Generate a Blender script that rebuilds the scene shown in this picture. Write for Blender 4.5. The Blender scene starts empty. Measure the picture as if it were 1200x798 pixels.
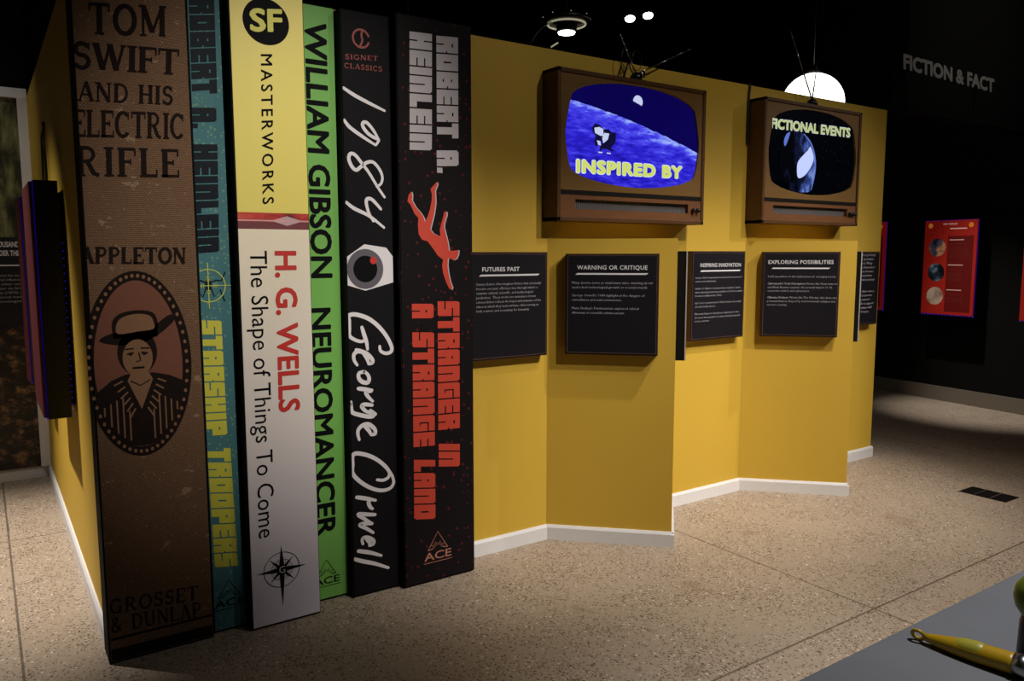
import bpy, bmesh, math, random
from mathutils import Vector, Matrix
random.seed(7)
C = bpy.context.scene.collection
PI = math.pi
# measured outlines and lettering boxes, metres on the face they belong to (along the face, height)
D = {
 'TOM': [(0.382,2.393),(0.386,2.504),(0.646,2.424),(0.648,2.533)],
 'SWIFT': [(0.321,2.266),(0.327,2.361),(0.685,2.287),(0.69,2.392)],
 'ANDHIS': [(0.334,2.154),(0.338,2.223),(0.658,2.172),(0.662,2.246)],
 'ELECTRIC': [(0.308,2.025),(0.313,2.122),(0.693,2.046),(0.697,2.141)],
 'RIFLE': [(0.314,1.885),(0.317,1.992),(0.668,1.898),(0.672,2.003)],
 'APPLETON': [(0.308,1.567),(0.311,1.629),(0.678,1.564),(0.681,1.631)],
 'GROSSET': [(0.336,0.207),(0.339,0.266),(0.664,0.185),(0.666,0.247)],
 'DUNLAP': [(0.338,0.13),(0.338,0.193),(0.674,0.109),(0.673,0.175)],
 'stripes': [(0.328,0.115),(0.325,0.06),(0.72,0.085),(0.717,0.011)],
 'oval': [(0.489,1.536),(0.445,0.818),(0.299,1.2),(0.683,1.169)],
 'MASTER': [(0.99,2.399),(1.036,2.405),(0.976,1.803),(1.027,1.805)],
 'SFc': [(1.016,2.528),(1.11,2.543),(1.013,2.44)],
 'SFt': [(0.954,2.571),(0.95,2.476),(1.084,2.593),(1.081,2.496)],
 'band': [(0.856,1.767),(1.16,1.773),(0.853,1.7),(1.16,1.705)],
 'WELLS': [(1.018,1.615),(1.11,1.615),(1.013,0.933),(1.107,0.93)],
 'Shape': [(0.918,1.615),(0.986,1.615),(0.91,0.402),(0.988,0.396)],
 'compass': [(1.002,0.246),(1.001,0.351),(1.005,0.085),(0.894,0.245),(1.112,0.246),(1.079,0.23)],
 'GIB': [(1.218,2.593),(1.319,2.609),(1.209,1.495),(1.3,1.494)],
 'NEU': [(1.206,1.363),(1.3,1.36),(1.202,0.312),(1.287,0.302)],
 'ACEg': [(1.238,0.214),(1.292,0.128),(1.217,0.073),(1.303,0.07)],
 'ACEs': [(0.792,0.234),(0.846,0.127),(0.731,0.109),(0.86,0.094)],
 'ACEr': [(1.782,0.258),(1.72,0.166),(1.845,0.163),(1.699,0.116),(1.855,0.113),(1.698,0.101),(1.855,0.103)],
 'sROB': [(0.739,2.588),(0.835,2.605),(0.736,2.224),(0.826,2.234)],
 'sA': [(0.729,2.174),(0.826,2.184),(0.727,2.095),(0.824,2.104)],
 'sHEI': [(0.727,2.033),(0.825,2.04),(0.716,1.604),(0.816,1.604)],
 'STARSHIP': [(0.724,1.335),(0.811,1.33),(0.729,0.857),(0.821,0.845)],
 'TROOPERS': [(0.733,0.807),(0.826,0.793),(0.743,0.292),(0.839,0.27)],
 'cross': [(0.766,1.474),(0.834,1.472),(0.766,1.566),(0.766,1.381)],
 'rROB': [(1.801,2.596),(1.916,2.604),(1.799,2.136),(1.914,2.145)],
 'rA': [(1.796,2.08),(1.913,2.088),(1.797,2.008),(1.912,2.015)],
 'rdot': [(1.795,2.003),(1.824,2.005),(1.795,1.979)],
 'rHEI': [(1.665,2.594),(1.779,2.599),(1.657,2.073),(1.771,2.081)],
 'rSTR': [(1.792,1.378),(1.912,1.374),(1.788,0.755),(1.907,0.74)],
 'rIN': [(1.789,0.688),(1.907,0.671),(1.788,0.575),(1.906,0.557)],
 'rA2': [(1.656,1.371),(1.77,1.367),(1.656,1.303),(1.77,1.298)],
 'rSTRANGE': [(1.656,1.238),(1.771,1.231),(1.653,0.69),(1.769,0.674)],
 'rLAND': [(1.654,0.629),(1.769,0.611),(1.651,0.336),(1.768,0.313)],
 'eye': [(1.319,1.59),(1.444,1.645),(1.551,1.63),(1.586,1.589),(1.584,1.471),(1.445,1.436),(1.32,1.462)],
 'eyec': [(1.444,1.534),(1.535,1.533),(1.446,1.623),(1.504,1.534),(1.486,1.572),(1.504,1.572)],
 'signet': [(1.449,2.54),(1.489,2.546),(1.367,2.443),(1.528,2.457),(1.347,2.408),(1.547,2.411),(1.368,2.468),(1.347,2.429)],
 'h1984': [[(1.347,2.32),(1.411,2.295),(1.481,2.268),(1.555,2.242)],[(1.334,2.183),(1.387,2.155),(1.447,2.119),(1.506,2.088)],[(1.524,2.111),(1.499,2.151),(1.469,2.181),(1.45,2.179),(1.45,2.161),(1.473,2.135),(1.503,2.119),(1.524,2.111),(1.51,2.088)],[(1.547,1.858),(1.514,1.902),(1.474,1.962),(1.444,1.998),(1.409,2.037),(1.386,2.04),(1.379,2.017),(1.393,1.985),(1.413,1.972),(1.436,1.988),(1.465,2.008),(1.496,2.01),(1.526,1.979),(1.538,1.946),(1.53,1.917),(1.509,1.904)],[(1.344,1.829),(1.399,1.803),(1.47,1.772),(1.542,1.721)],[(1.528,1.804),(1.507,1.826),(1.482,1.847),(1.461,1.846),(1.458,1.824),(1.47,1.782),(1.49,1.749)]],
 'hGeo': [[(1.509,1.177),(1.513,1.156),(1.539,1.143),(1.565,1.149),(1.568,1.173),(1.544,1.222),(1.503,1.272),(1.453,1.31),(1.395,1.33),(1.354,1.326),(1.337,1.3),(1.34,1.265),(1.364,1.233),(1.396,1.212),(1.425,1.206),(1.438,1.219)],[(1.423,1.27),(1.434,1.233),(1.444,1.201),(1.448,1.169)],[(1.393,1.169),(1.424,1.157),(1.444,1.126),(1.452,1.101)],[(1.452,1.101),(1.469,1.104),(1.47,1.12),(1.441,1.15),(1.403,1.162),(1.382,1.15),(1.382,1.123),(1.396,1.1)],[(1.434,1.065),(1.405,1.062),(1.403,1.038),(1.421,1.019),(1.446,1.015),(1.453,1.034),(1.443,1.056),(1.422,1.068)],[(1.399,0.991),(1.433,0.984),(1.466,0.977)],[(1.462,0.973),(1.437,0.972),(1.444,0.951),(1.468,0.925)],[(1.465,0.907),(1.431,0.914),(1.414,0.908),(1.43,0.885),(1.46,0.869)],[(1.481,0.863),(1.456,0.882),(1.472,0.86),(1.455,0.854),(1.409,0.866),(1.368,0.884),(1.339,0.911),(1.334,0.923),(1.351,0.933)],[(1.424,0.817),(1.445,0.791),(1.457,0.769)],[(1.457,0.769),(1.476,0.77),(1.475,0.793),(1.446,0.819),(1.416,0.818),(1.395,0.801),(1.392,0.777),(1.398,0.753)]],
 'hOrw': [[(1.483,0.55),(1.513,0.543),(1.54,0.553),(1.545,0.577),(1.523,0.61),(1.48,0.649),(1.43,0.677),(1.379,0.691),(1.35,0.677),(1.343,0.642),(1.36,0.599),(1.401,0.552),(1.452,0.515),(1.503,0.495),(1.547,0.498),(1.566,0.52),(1.562,0.55),(1.549,0.577)],[(1.379,0.484),(1.425,0.47),(1.472,0.453)],[(1.442,0.463),(1.437,0.447),(1.445,0.425),(1.456,0.415)],[(1.468,0.384),(1.423,0.394),(1.385,0.401),(1.414,0.374),(1.452,0.344)],[(1.452,0.344),(1.418,0.351),(1.392,0.349),(1.422,0.327),(1.457,0.299)],[(1.425,0.272),(1.437,0.257),(1.437,0.241)],[(1.437,0.241),(1.456,0.245),(1.456,0.261),(1.433,0.279),(1.41,0.284),(1.401,0.273),(1.404,0.256)],[(1.381,0.226),(1.436,0.207),(1.495,0.179)],[(1.333,0.191),(1.401,0.172),(1.461,0.147),(1.531,0.11)]],
 'diver': [(1.663,1.886),(1.667,1.871),(1.665,1.846),(1.683,1.817),(1.707,1.793),(1.724,1.771),(1.73,1.749),(1.745,1.775),(1.758,1.809),(1.767,1.846),(1.769,1.876),(1.762,1.901),(1.776,1.916),(1.795,1.936),(1.8,1.925),(1.786,1.895),(1.788,1.839),(1.779,1.787),(1.765,1.739),(1.758,1.716),(1.773,1.698),(1.799,1.687),(1.812,1.687),(1.808,1.713),(1.817,1.743),(1.827,1.774),(1.834,1.8),(1.847,1.8),(1.847,1.782),(1.834,1.751),(1.832,1.725),(1.842,1.691),(1.852,1.654),(1.858,1.616),(1.885,1.617),(1.91,1.62),(1.909,1.601),(1.898,1.578),(1.88,1.572),(1.858,1.582),(1.851,1.579),(1.849,1.547),(1.853,1.509),(1.865,1.463),(1.874,1.444),(1.87,1.431),(1.856,1.437),(1.839,1.471),(1.824,1.51),(1.819,1.548),(1.825,1.574),(1.797,1.593),(1.768,1.631),(1.743,1.66),(1.714,1.667),(1.697,1.693),(1.694,1.734),(1.697,1.767),(1.678,1.784),(1.658,1.824),(1.642,1.841),(1.649,1.871)],
 'tv1': [(2.629,2.424),(3.593,2.214),(3.095,2.443),(2.657,2.105),(2.661,2.028),(3.455,2.112),(3.45,2.035)],
 'tv2': [(4.245,2.459),(4.249,2.402),(5.114,2.472),(5.109,2.408),(4.533,2.355),(4.726,2.229)],
 'lander': [[(2.765,2.273),(2.786,2.298),(2.817,2.293),(2.844,2.276),(2.85,2.237),(2.834,2.208),(2.793,2.173),(2.782,2.204),(2.792,2.232),(2.771,2.25)],[(2.781,2.274),(2.817,2.281),(2.844,2.272),(2.845,2.236),(2.823,2.235),(2.786,2.247)],[(2.839,2.271),(2.881,2.275),(2.903,2.261),(2.936,2.26),(2.934,2.216),(2.899,2.173),(2.926,2.167),(2.91,2.158),(2.872,2.167),(2.835,2.168),(2.83,2.152),(2.819,2.155),(2.824,2.183),(2.85,2.217)],[(2.85,2.253),(2.887,2.252),(2.877,2.219),(2.845,2.197),(2.837,2.224)],[(2.799,2.209),(2.824,2.207),(2.829,2.184),(2.81,2.186)]],
 'planet': [(4.448,2.405),(4.57,2.395),(4.642,2.359),(4.694,2.304),(4.721,2.229),(4.72,2.135),(4.692,2.027),(4.595,2.01),(4.485,2.014),(4.4,2.085),(4.355,2.181),(4.356,2.287),(4.385,2.355)],
 'planetlit': [(4.666,2.314),(4.697,2.27),(4.704,2.228),(4.675,2.175),(4.615,2.121),(4.548,2.101),(4.531,2.158),(4.541,2.209),(4.6,2.259),(4.639,2.287)],
 'rim': [(4.591,2.392),(4.671,2.336),(4.72,2.246),(4.726,2.144),(4.694,2.03)],
 'crescent': [(4.446,2.391),(4.407,2.373),(4.386,2.334),(4.392,2.3),(4.409,2.307),(4.428,2.342)],
 'sgnFF': [(5.892,2.991),(5.881,3.105),(7.32,2.973)]}

# ------------------------------------------------------------------ materials
def srgb(r, g, b):
    def f(c):
        c /= 255.0
        return c / 12.92 if c <= 0.04045 else ((c + 0.055) / 1.055) ** 2.4
    return (f(r), f(g), f(b), 1.0)

class NT:
    def __init__(s, name):
        s.m = bpy.data.materials.new(name); s.m.use_nodes = True
        s.t = s.m.node_tree; s.t.nodes.clear()
        s.out = s.t.nodes.new('ShaderNodeOutputMaterial')
    def n(s, kind, **kw):
        nd = s.t.nodes.new(kind)
        for k, v in kw.items():
            if k.startswith('i_'):
                key = k[2:]; nd.inputs[int(key) if key.isdigit() else key.replace('_', ' ')].default_value = v
            else: setattr(nd, k, v)
        return nd
    def l(s, a, b): s.t.links.new(a, b)
    def math(s, op, a, b=None, c=None):
        nd = s.n('ShaderNodeMath', operation=op)
        for i, x in enumerate((a, b, c)):
            if x is None: continue
            if isinstance(x, (int, float)): nd.inputs[i].default_value = x
            else: s.l(x, nd.inputs[i])
        return nd.outputs[0]
    def mix(s, f, a, b):
        nd = s.n('ShaderNodeMix', data_type='RGBA')
        for i, x in ((0, f), (6, a), (7, b)):
            if isinstance(x, (int, float)): nd.inputs[i].default_value = x
            elif isinstance(x, tuple): nd.inputs[i].default_value = x
            else: s.l(x, nd.inputs[i])
        return nd.outputs[2]
    def ramp(s, f, stops):
        nd = s.n('ShaderNodeValToRGB'); cr = nd.color_ramp
        while len(cr.elements) < len(stops): cr.elements.new(0.5)
        for e, (p, c) in zip(cr.elements, stops): e.position = p; e.color = c
        s.l(f, nd.inputs[0]); return nd.outputs[0]
    def obj(s):
        if not hasattr(s, 'tc'): s.tc = s.n('ShaderNodeTexCoord')
        return s.tc.outputs['Object']
    def xyz(s):
        nd = s.n('ShaderNodeSeparateXYZ'); s.l(s.obj(), nd.inputs[0]); return nd.outputs
    def noise(s, scale, detail=3, vec=None, rough=.5):
        nd = s.n('ShaderNodeTexNoise'); nd.inputs['Scale'].default_value = scale; nd.inputs['Detail'].default_value = detail
        nd.inputs['Roughness'].default_value = rough
        s.l(vec if vec is not None else s.obj(), nd.inputs['Vector']); return nd.outputs[0]
    def vor(s, scale, feature='F1', vec=None, rnd=1.0):
        nd = s.n('ShaderNodeTexVoronoi', feature=feature); nd.inputs['Scale'].default_value = scale
        nd.inputs['Randomness'].default_value = rnd
        s.l(vec if vec is not None else s.obj(), nd.inputs['Vector']); return nd
    def stretch(s, sx, sy, sz, rot=(0, 0, 0)):
        nd = s.n('ShaderNodeMapping'); nd.inputs['Scale'].default_value = (sx, sy, sz); nd.inputs['Rotation'].default_value = rot
        s.l(s.obj(), nd.inputs[0]); return nd.outputs[0]
    def finish(s, col, rough=.6, metal=0, bump=None, bs=.2, bd=.002, spec=None, emit=None, es=0):
        p = s.n('ShaderNodeBsdfPrincipled')
        if isinstance(col, tuple): p.inputs['Base Color'].default_value = col
        else: s.l(col, p.inputs['Base Color'])
        if isinstance(rough, (int, float)): p.inputs['Roughness'].default_value = rough
        else: s.l(rough, p.inputs['Roughness'])
        p.inputs['Metallic'].default_value = metal
        if spec is not None: p.inputs['Specular IOR Level'].default_value = spec
        if bump is not None:
            b = s.n('ShaderNodeBump'); b.inputs['Strength'].default_value = bs; b.inputs['Distance'].default_value = bd
            s.l(bump, b.inputs['Height']); s.l(b.outputs[0], p.inputs['Normal'])
        if emit is not None:
            if isinstance(emit, tuple): p.inputs['Emission Color'].default_value = emit
            else: s.l(emit, p.inputs['Emission Color'])
            p.inputs['Emission Strength'].default_value = es
        s.l(p.outputs[0], s.out.inputs[0]); return s.m

def simple(name, rgb, rough=.6, metal=0, var=.08, scale=30, spec=None, bs=.05):
    t = NT(name); c = srgb(*rgb); d = tuple(x * (1 - var) for x in c[:3]) + (1,)
    nz = t.noise(scale)
    return t.finish(t.mix(nz, c, d), rough, metal, nz, bs, .001, spec)

def glow(name, rgb, strength, base=(0, 0, 0)):
    t = NT(name); return t.finish(srgb(*base), .4, spec=.1, emit=srgb(*rgb), es=strength)

M = {}
def mk():
    # mustard wall: painted board, faint roller texture
    t = NT('mustard_paint'); a = t.noise(3, 3); b = t.noise(160, 3, t.stretch(1, 1, .35))
    col = t.mix(a, srgb(208, 170, 62), srgb(203, 165, 57))
    M['mustard'] = t.finish(col, .62, bump=b, bs=.10, bd=.001, spec=.3)
    M['white'] = simple('white_trim_paint', (226, 224, 224), .45, var=.04)
    M['black'] = simple('black_board', (15, 14, 15), .75, var=.2, spec=.12)
    M['black_wall'] = simple('black_wall_paint', (20, 20, 18), .88, var=.15, scale=4, spec=.1)
    M['black_ceiling'] = simple('black_ceiling_paint', (9, 9, 9), .95, var=.2, scale=3, spec=.05)
    M['grey_base'] = simple('grey_baseboard_paint', (128, 117, 104), .5, var=.06)
    # terrazzo-like ground concrete with joints
    t = NT('ground_concrete_floor'); o = t.obj()
    base = t.mix(t.noise(1.3, 4), srgb(184, 167, 147), srgb(166, 149, 130))
    base = t.mix(t.math('MULTIPLY', t.noise(45, 3), .55), base, srgb(138, 122, 105))
    warp = t.n('ShaderNodeMix', data_type='VECTOR'); warp.inputs[0].default_value = .012
    nz = t.n('ShaderNodeTexNoise'); nz.inputs['Scale'].default_value = 60; t.l(o, nz.inputs['Vector'])
    t.l(o, warp.inputs[4]); t.l(nz.outputs[1], warp.inputs[5]); w = warp.outputs[1]
    for sc, th, keep, dark, light in ((72, .40, .74, srgb(30, 25, 21), srgb(226, 214, 196)), (118, .40, .66, srgb(56, 45, 36), srgb(212, 198, 178)), (38, .20, .86, srgb(40, 32, 26), srgb(218, 204, 184))):
        v = t.vor(sc, vec=w)
        sp = t.n('ShaderNodeSeparateColor'); t.l(v.outputs['Color'], sp.inputs[0])
        size = t.math('MULTIPLY', sp.outputs[2], th)
        m = t.math('LESS_THAN', v.outputs['Distance'], t.math('ADD', size, .12 * th / .3))
        clump = t.noise(3.2, 3)
        m1 = t.math('MULTIPLY', m, t.math('GREATER_THAN', t.math('ADD', sp.outputs[0], t.math('MULTIPLY', t.math('SUBTRACT', clump, .5), 1.2)), keep))
        base = t.mix(t.math('MULTIPLY', m1, .85), base, t.mix(t.math('GREATER_THAN', sp.outputs[1], .86), t.mix(sp.outputs[1], dark, srgb(112, 88, 66)), light))
    x, y, z = t.xyz()
    def joint(coord, pos):
        return t.math('LESS_THAN', t.math('ABSOLUTE', t.math('SUBTRACT', coord, pos)), .0050)
    j = joint(y, 1.885)
    for q in (joint(x, 3.262), joint(x, .045), joint(x, 6.48), joint(y, 5.1), joint(y, -1.33)): j = t.math('MAXIMUM', j, q)
    st = t.math('MULTIPLY', t.math('GREATER_THAN', t.noise(2.6, 4, rough=.6), .66), .3); base = t.mix(st, base, srgb(120, 96, 70)); base = t.mix(t.math('MULTIPLY', j, .7), base, srgb(58, 47, 38))
    M['floor'] = t.finish(base, t.math('ADD', t.math('MULTIPLY', t.noise(8), .2), .42), bump=t.math('SUBTRACT', 1, j), bs=.3, bd=.002, spec=.35)
    # brown woven cloth with rubbed marks
    t = NT('brown_book_cloth')
    wv = t.n('ShaderNodeTexBrick'); wv.inputs['Scale'].default_value = 1; wv.inputs['Brick Width'].default_value = .011; wv.inputs['Row Height'].default_value = .0075; wv.inputs['Mortar Size'].default_value = .0012
    wv.inputs['Color1'].default_value = srgb(142, 111, 84); wv.inputs['Color2'].default_value = srgb(127, 97, 72); wv.inputs['Mortar'].default_value = srgb(88, 64, 46)
    mp = t.n('ShaderNodeMapping'); mp.inputs['Rotation'].default_value = (-PI / 2, 0, 0); t.l(t.obj(), mp.inputs[0]); t.l(mp.outputs[0], wv.inputs['Vector'])
    col = t.mix(t.math('MULTIPLY', t.noise(3, 4), .6), wv.outputs[0], srgb(104, 75, 53))
    rub = t.math('MULTIPLY', t.math('GREATER_THAN', t.noise(13, 5, t.stretch(1, 1, 1.5), .7), .625), .75)
    spk = t.vor(55); sp = t.n('ShaderNodeSeparateColor'); t.l(spk.outputs['Color'], sp.inputs[0])
    s2 = t.math('MULTIPLY', t.math('LESS_THAN', spk.outputs['Distance'], .16), t.math('GREATER_THAN', sp.outputs[0], .82))
    col = t.mix(t.math('MULTIPLY', t.math('MAXIMUM', rub, s2), .6), col, srgb(178, 148, 122))
    M['cloth'] = t.finish(col, .8, bump=wv.outputs[1], bs=.25, bd=-.001, spec=.2)
    M['cloth_red'] = simple('russet_book_cloth', (124, 74, 54), .85, var=.2, scale=60)
    M['cloth_tan'] = simple('tan_book_cloth', (136, 98, 68), .85, var=.15, scale=60)
    M['cloth_ink'] = simple('faded_black_ink', (40, 31, 28), .9, var=.35, scale=25, spec=.05)
    # teal with paler dots
    t = NT('teal_dotted_print'); v = t.vor(62, rnd=.75); sp = t.n('ShaderNodeSeparateColor'); t.l(v.outputs['Color'], sp.inputs[0])
    m = t.math('MULTIPLY', t.math('LESS_THAN', v.outputs['Distance'], .32), t.math('GREATER_THAN', t.math('ADD', t.math('MULTIPLY', sp.outputs[0], .5), t.noise(6, 2)), .62))
    M['teal'] = t.finish(t.mix(t.math('MULTIPLY', m, .55), t.mix(t.noise(4), srgb(82, 130, 134), srgb(66, 114, 120)), srgb(134, 166, 124)), .6, spec=.15)
    M['teal_ink'] = simple('dark_blue_grey_ink', (20, 28, 36), .6, var=.15, spec=.15)
    M['yellow_ink'] = simple('yellow_ink', (216, 210, 72), .5, var=.05)
    M['lime_line'] = simple('pale_lime_ink', (206, 214, 96), .5, var=.05)
    # yellow over white with a red picture band
    t = NT('yellow_and_white_face'); x, y, z = t.xyz()
    up = t.math('GREATER_THAN', z, 1.735)
    bandm = t.math('MULTIPLY', t.math('GREATER_THAN', z, 1.703), t.math('LESS_THAN', z, 1.770))
    low = t.mix(t.math('MULTIPLY', t.math('SUBTRACT', z, .2), .66), srgb(222, 214, 226), srgb(245, 233, 204))  # lower part runs from lilac white at the foot to cream higher up
    base = t.mix(up, low, srgb(238, 221, 112))
    n1 = t.noise(9, 4, t.stretch(1, 1, 2.2)); zz = t.math('ABSOLUTE', t.math('SUBTRACT', z, 1.738))
    pic = t.ramp(n1, [(.3, srgb(88, 34, 40)), (.5, srgb(196, 60, 50)), (.62, srgb(206, 96, 72)), (.8, srgb(150, 70, 66))])
    fl = t.math('MAXIMUM', t.math('LESS_THAN', t.math('ADD', zz, t.math('MULTIPLY', t.math('ABSOLUTE', t.math('SUBTRACT', x, .055)), .30)), .020), t.math('LESS_THAN', zz, .0028))
    pic = t.mix(t.math('LESS_THAN', z, 1.733), pic, srgb(120, 62, 66)); pic = t.mix(t.math('MULTIPLY', fl, .6), pic, srgb(232, 202, 204))
    M['sf'] = t.finish(t.mix(bandm, base, pic), .45, spec=.35)
    M['green'] = simple('leaf_green_print', (122, 186, 88), .5, var=.04, spec=.3)
    M['ink'] = simple('black_ink', (13, 13, 15), .7, var=.1, spec=.1)
    M['red_ink'] = simple('red_ink', (204, 50, 42), .5, var=.05)
    M['orange_ink'] = simple('orange_red_ink', (206, 68, 48), .5, var=.05)
    M['dull_red_ink'] = simple('dull_red_ink', (150, 52, 40), .5, var=.05)
    M['pale_ink'] = simple('pale_grey_ink', (186, 178, 182), .5, var=.05)
    M['white_ink'] = simple('white_ink', (232, 226, 228), .5, var=.04)
    M['pink_ink'] = simple('salmon_ink', (186, 122, 104), .5, var=.05)
    M['iris'] = simple('grey_iris_ink', (98, 92, 100), .5, var=.1)
    M['book_black'] = simple('black_print', (22, 21, 23), .7, var=.15, spec=.12)
    t = NT('black_print_with_red_dots'); v = t.vor(34, rnd=.8); sp = t.n('ShaderNodeSeparateColor'); t.l(v.outputs['Color'], sp.inputs[0])
    m = t.math('MULTIPLY', t.math('LESS_THAN', v.outputs['Distance'], .24), t.math('GREATER_THAN', t.math('ADD', t.math('MULTIPLY', sp.outputs[0], .5), t.noise(4, 2)), .62))
    M['dots'] = t.finish(t.mix(t.math('MULTIPLY', m, .8), srgb(23, 18, 20), t.mix(sp.outputs[1], srgb(96, 28, 32), srgb(66, 26, 42))), .7, spec=.12)
    # television woods
    def wood(name, a, b, sc):
        t = NT(name); g = t.noise(sc, 5, t.stretch(.6, 3, 9), .65); g2 = t.noise(90, 2, t.stretch(.3, 1, 6))
        c = t.mix(g, srgb(*a), srgb(*b)); c = t.mix(t.math('MULTIPLY', g2, .35), c, srgb(*[int(q * .6) for q in b]))
        return t.finish(c, .45, bump=g2, bs=.12, bd=.001, spec=.3)
    M['wood_case'] = wood('dark_walnut_veneer', (102, 68, 38), (76, 49, 26), 7)
    M['wood_front'] = wood('plain_brown_veneer', (134, 100, 52), (116, 84, 42), 3)
    M['wood_lower'] = wood('reddish_walnut_veneer', (138, 92, 56), (98, 62, 37), 9)
    t = NT('ribbed_grey_speaker_cloth'); x, y, z = t.xyz()
    r = t.math('SINE', t.math('MULTIPLY', x, 620.0))
    M['grille'] = t.finish(t.mix(t.math('GREATER_THAN', r, .1), srgb(104, 100, 98), srgb(52, 48, 48)), .6, bump=r, bs=.5, bd=.002)
    M['knob'] = simple('black_knob_plastic', (22, 18, 16), .35)
    M['steel'] = simple('brushed_steel', (176, 174, 170), .28, 1, var=.1)
    M['dark_steel'] = simple('dark_steel', (70, 68, 66), .4, 1, var=.1)
    M['sign_face'] = simple('black_sign_face', (27, 24, 30), .4, var=.1, spec=.3)
    M['sign_edge'] = simple('dark_brown_sign_edge', (62, 36, 26), .5, var=.15)
    M['sign_line'] = simple('brown_sign_line', (116, 84, 66), .5, var=.1)
    M['sign_text'] = simple('off_white_lettering', (222, 220, 222), .5, var=.03)
    M['sign_small'] = simple('grey_white_lettering', (168, 164, 168), .5, var=.03)
    M['wall_letters'] = simple('grey_wall_lettering', (150, 148, 144), .6, var=.05)
    # screens: pictures shown by the sets
    t = NT('lunar_picture_screen'); x, y, z = t.xyz()   # x, z from the set's base centre
    h = t.math('ADD', t.math('ADD', .552, t.math('MULTIPLY', x, -.213)), t.math('MULTIPLY', t.math('MULTIPLY', x, x), -.075))
    hh = t.math('ADD', h, t.math('MULTIPLY', t.math('SUBTRACT', t.noise(22, 4), .5), .018))
    ground = t.math('LESS_THAN', z, hh)
    dep = t.math('SUBTRACT', hh, z)
    n1 = t.noise(9, 6, t.stretch(.8, 1, 3.2, (0, -.25, 0)), .62)
    n2 = t.noise(30, 4, t.stretch(.7, 1, 2.6, (0, -.25, 0)))
    v = t.math('ADD', t.math('MULTIPLY', n1, .9), t.math('MULTIPLY', n2, .35))
    v = t.math('ADD', v, t.math('MULTIPLY', t.math('POWER', 2.718, t.math('MULTIPLY', dep, -14.0)), .28))
    g = t.ramp(v, [(.45, srgb(24, 16, 140)), (.64, srgb(44, 34, 206)), (.82, srgb(76, 74, 236)), (1.0, srgb(160, 182, 255))])
    sky = t.mix(t.noise(3, 2), srgb(12, 4, 88), srgb(8, 3, 62))
    sky = t.mix(t.math('LESS_THAN', x, -.02), sky, sky)
    M['scr1'] = t.finish((0, 0, 0, 1), .25, emit=t.mix(ground, sky, g), es=1.0, spec=.05)
    t = NT('starfield_picture_screen'); v = t.vor(60); sp = t.n('ShaderNodeSeparateColor'); t.l(v.outputs['Color'], sp.inputs[0])
    st = t.math('MULTIPLY', t.math('LESS_THAN', v.outputs['Distance'], .10), t.math('GREATER_THAN', sp.outputs[0], .55))
    M['scr2'] = t.finish((0, 0, 0, 1), .25, emit=t.mix(t.math('MULTIPLY', st, .5), srgb(2, 3, 7), srgb(110, 96, 130)), es=1.0, spec=.05)
    t = NT('shaded_planet_picture'); x, y, z = t.xyz()
    n = t.noise(11, 6, t.stretch(1, 1, .7, (0, .5, 0)), .62)
    side = t.math('MULTIPLY', t.math('ADD', x, .14), 1.3)
    k = t.math('ADD', n, side)
    M['planet'] = t.finish((0, 0, 0, 1), .3, emit=t.ramp(k, [(.36, srgb(2, 3, 7)), (.52, srgb(18, 24, 50)), (.64, srgb(60, 80, 150)), (.82, srgb(150, 175, 235))]), es=1.0, spec=.05)
    M['planet_lit'] = glow('bright_cloud_picture', (196, 208, 255), 1.0)
    M['planet_rim'] = glow('blue_rim_picture', (92, 116, 200), 1.0)
    M['pic_white'] = glow('pale_picture_area', (198, 206, 240), 1.0)
    M['pic_dark'] = glow('dark_picture_area', (16, 14, 52), 1.0)
    M['cap_edge'] = glow('caption_outline_glow', (214, 226, 230), 1.0)
    M['cap_fill'] = glow('caption_yellow_glow', (206, 218, 106), 1.0)
    M['cap_fill2'] = glow('caption_pale_green_glow', (182, 192, 128), 1.0)
    # light boxes
    t = NT('red_printed_face'); x, y, z = t.xyz()
    M['red_face'] = t.finish(t.mix(t.noise(5), srgb(178, 38, 26), srgb(160, 30, 22)), .5, emit=srgb(190, 36, 24), es=.12)
    M['red_shaded'] = t2 = simple('shaded_red_print', (80, 17, 24), .5)  # poster red darkened in colour so the side boxes look less lit
    t = NT('dark_red_text_field'); M['red_dark'] = t.finish(srgb(104, 16, 12), .5, emit=srgb(110, 14, 10), es=.12)
    M['led'] = glow('violet_led_strip', (44, 10, 190), .22)
    M['led_dim'] = glow('dim_violet_led_strip', (40, 14, 150), .16)
    M['rear_dot'] = glow('rear_violet_led', (50, 28, 200), .4)
    M['led_dot'] = glow('violet_led', (90, 60, 255), 1.6)
    M['orange_dot'] = glow('orange_printed_disc', (220, 130, 50), .3, (200, 110, 40))
    M['poster_text'] = glow('pale_pink_print', (235, 190, 180), .25, (200, 160, 150))
    M['poster_dim'] = glow('dull_pink_print', (130, 50, 44), .12, (120, 50, 44))
    for nm, st in (('poster_pic_sunset', [(.25, srgb(20, 22, 46)), (.5, srgb(80, 72, 84)), (.62, srgb(190, 130, 84)), (.8, srgb(120, 70, 50))]), ('poster_pic_night', [(.35, srgb(8, 10, 14)), (.5, srgb(30, 44, 54)), (.62, srgb(110, 130, 140)), (.8, srgb(190, 200, 205))]), ('poster_pic_pale', [(.3, srgb(120, 96, 80)), (.5, srgb(176, 150, 126)), (.7, srgb(190, 166, 142)), (.8, srgb(120, 90, 76))])):
        t = NT(nm); r = t.ramp(t.noise(9, 4), st); M[nm] = t.finish(r, .5, emit=r, es=.2)
    M['box_body'] = simple('black_box_body', (14, 13, 15), .45)
    M['rubber'] = simple('black_cord_rubber', (12, 12, 12), .5)
    # mural prints
    t = NT('murky_green_mural_print'); n = t.noise(5, 6, t.stretch(3, 1, .8), .65)
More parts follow.
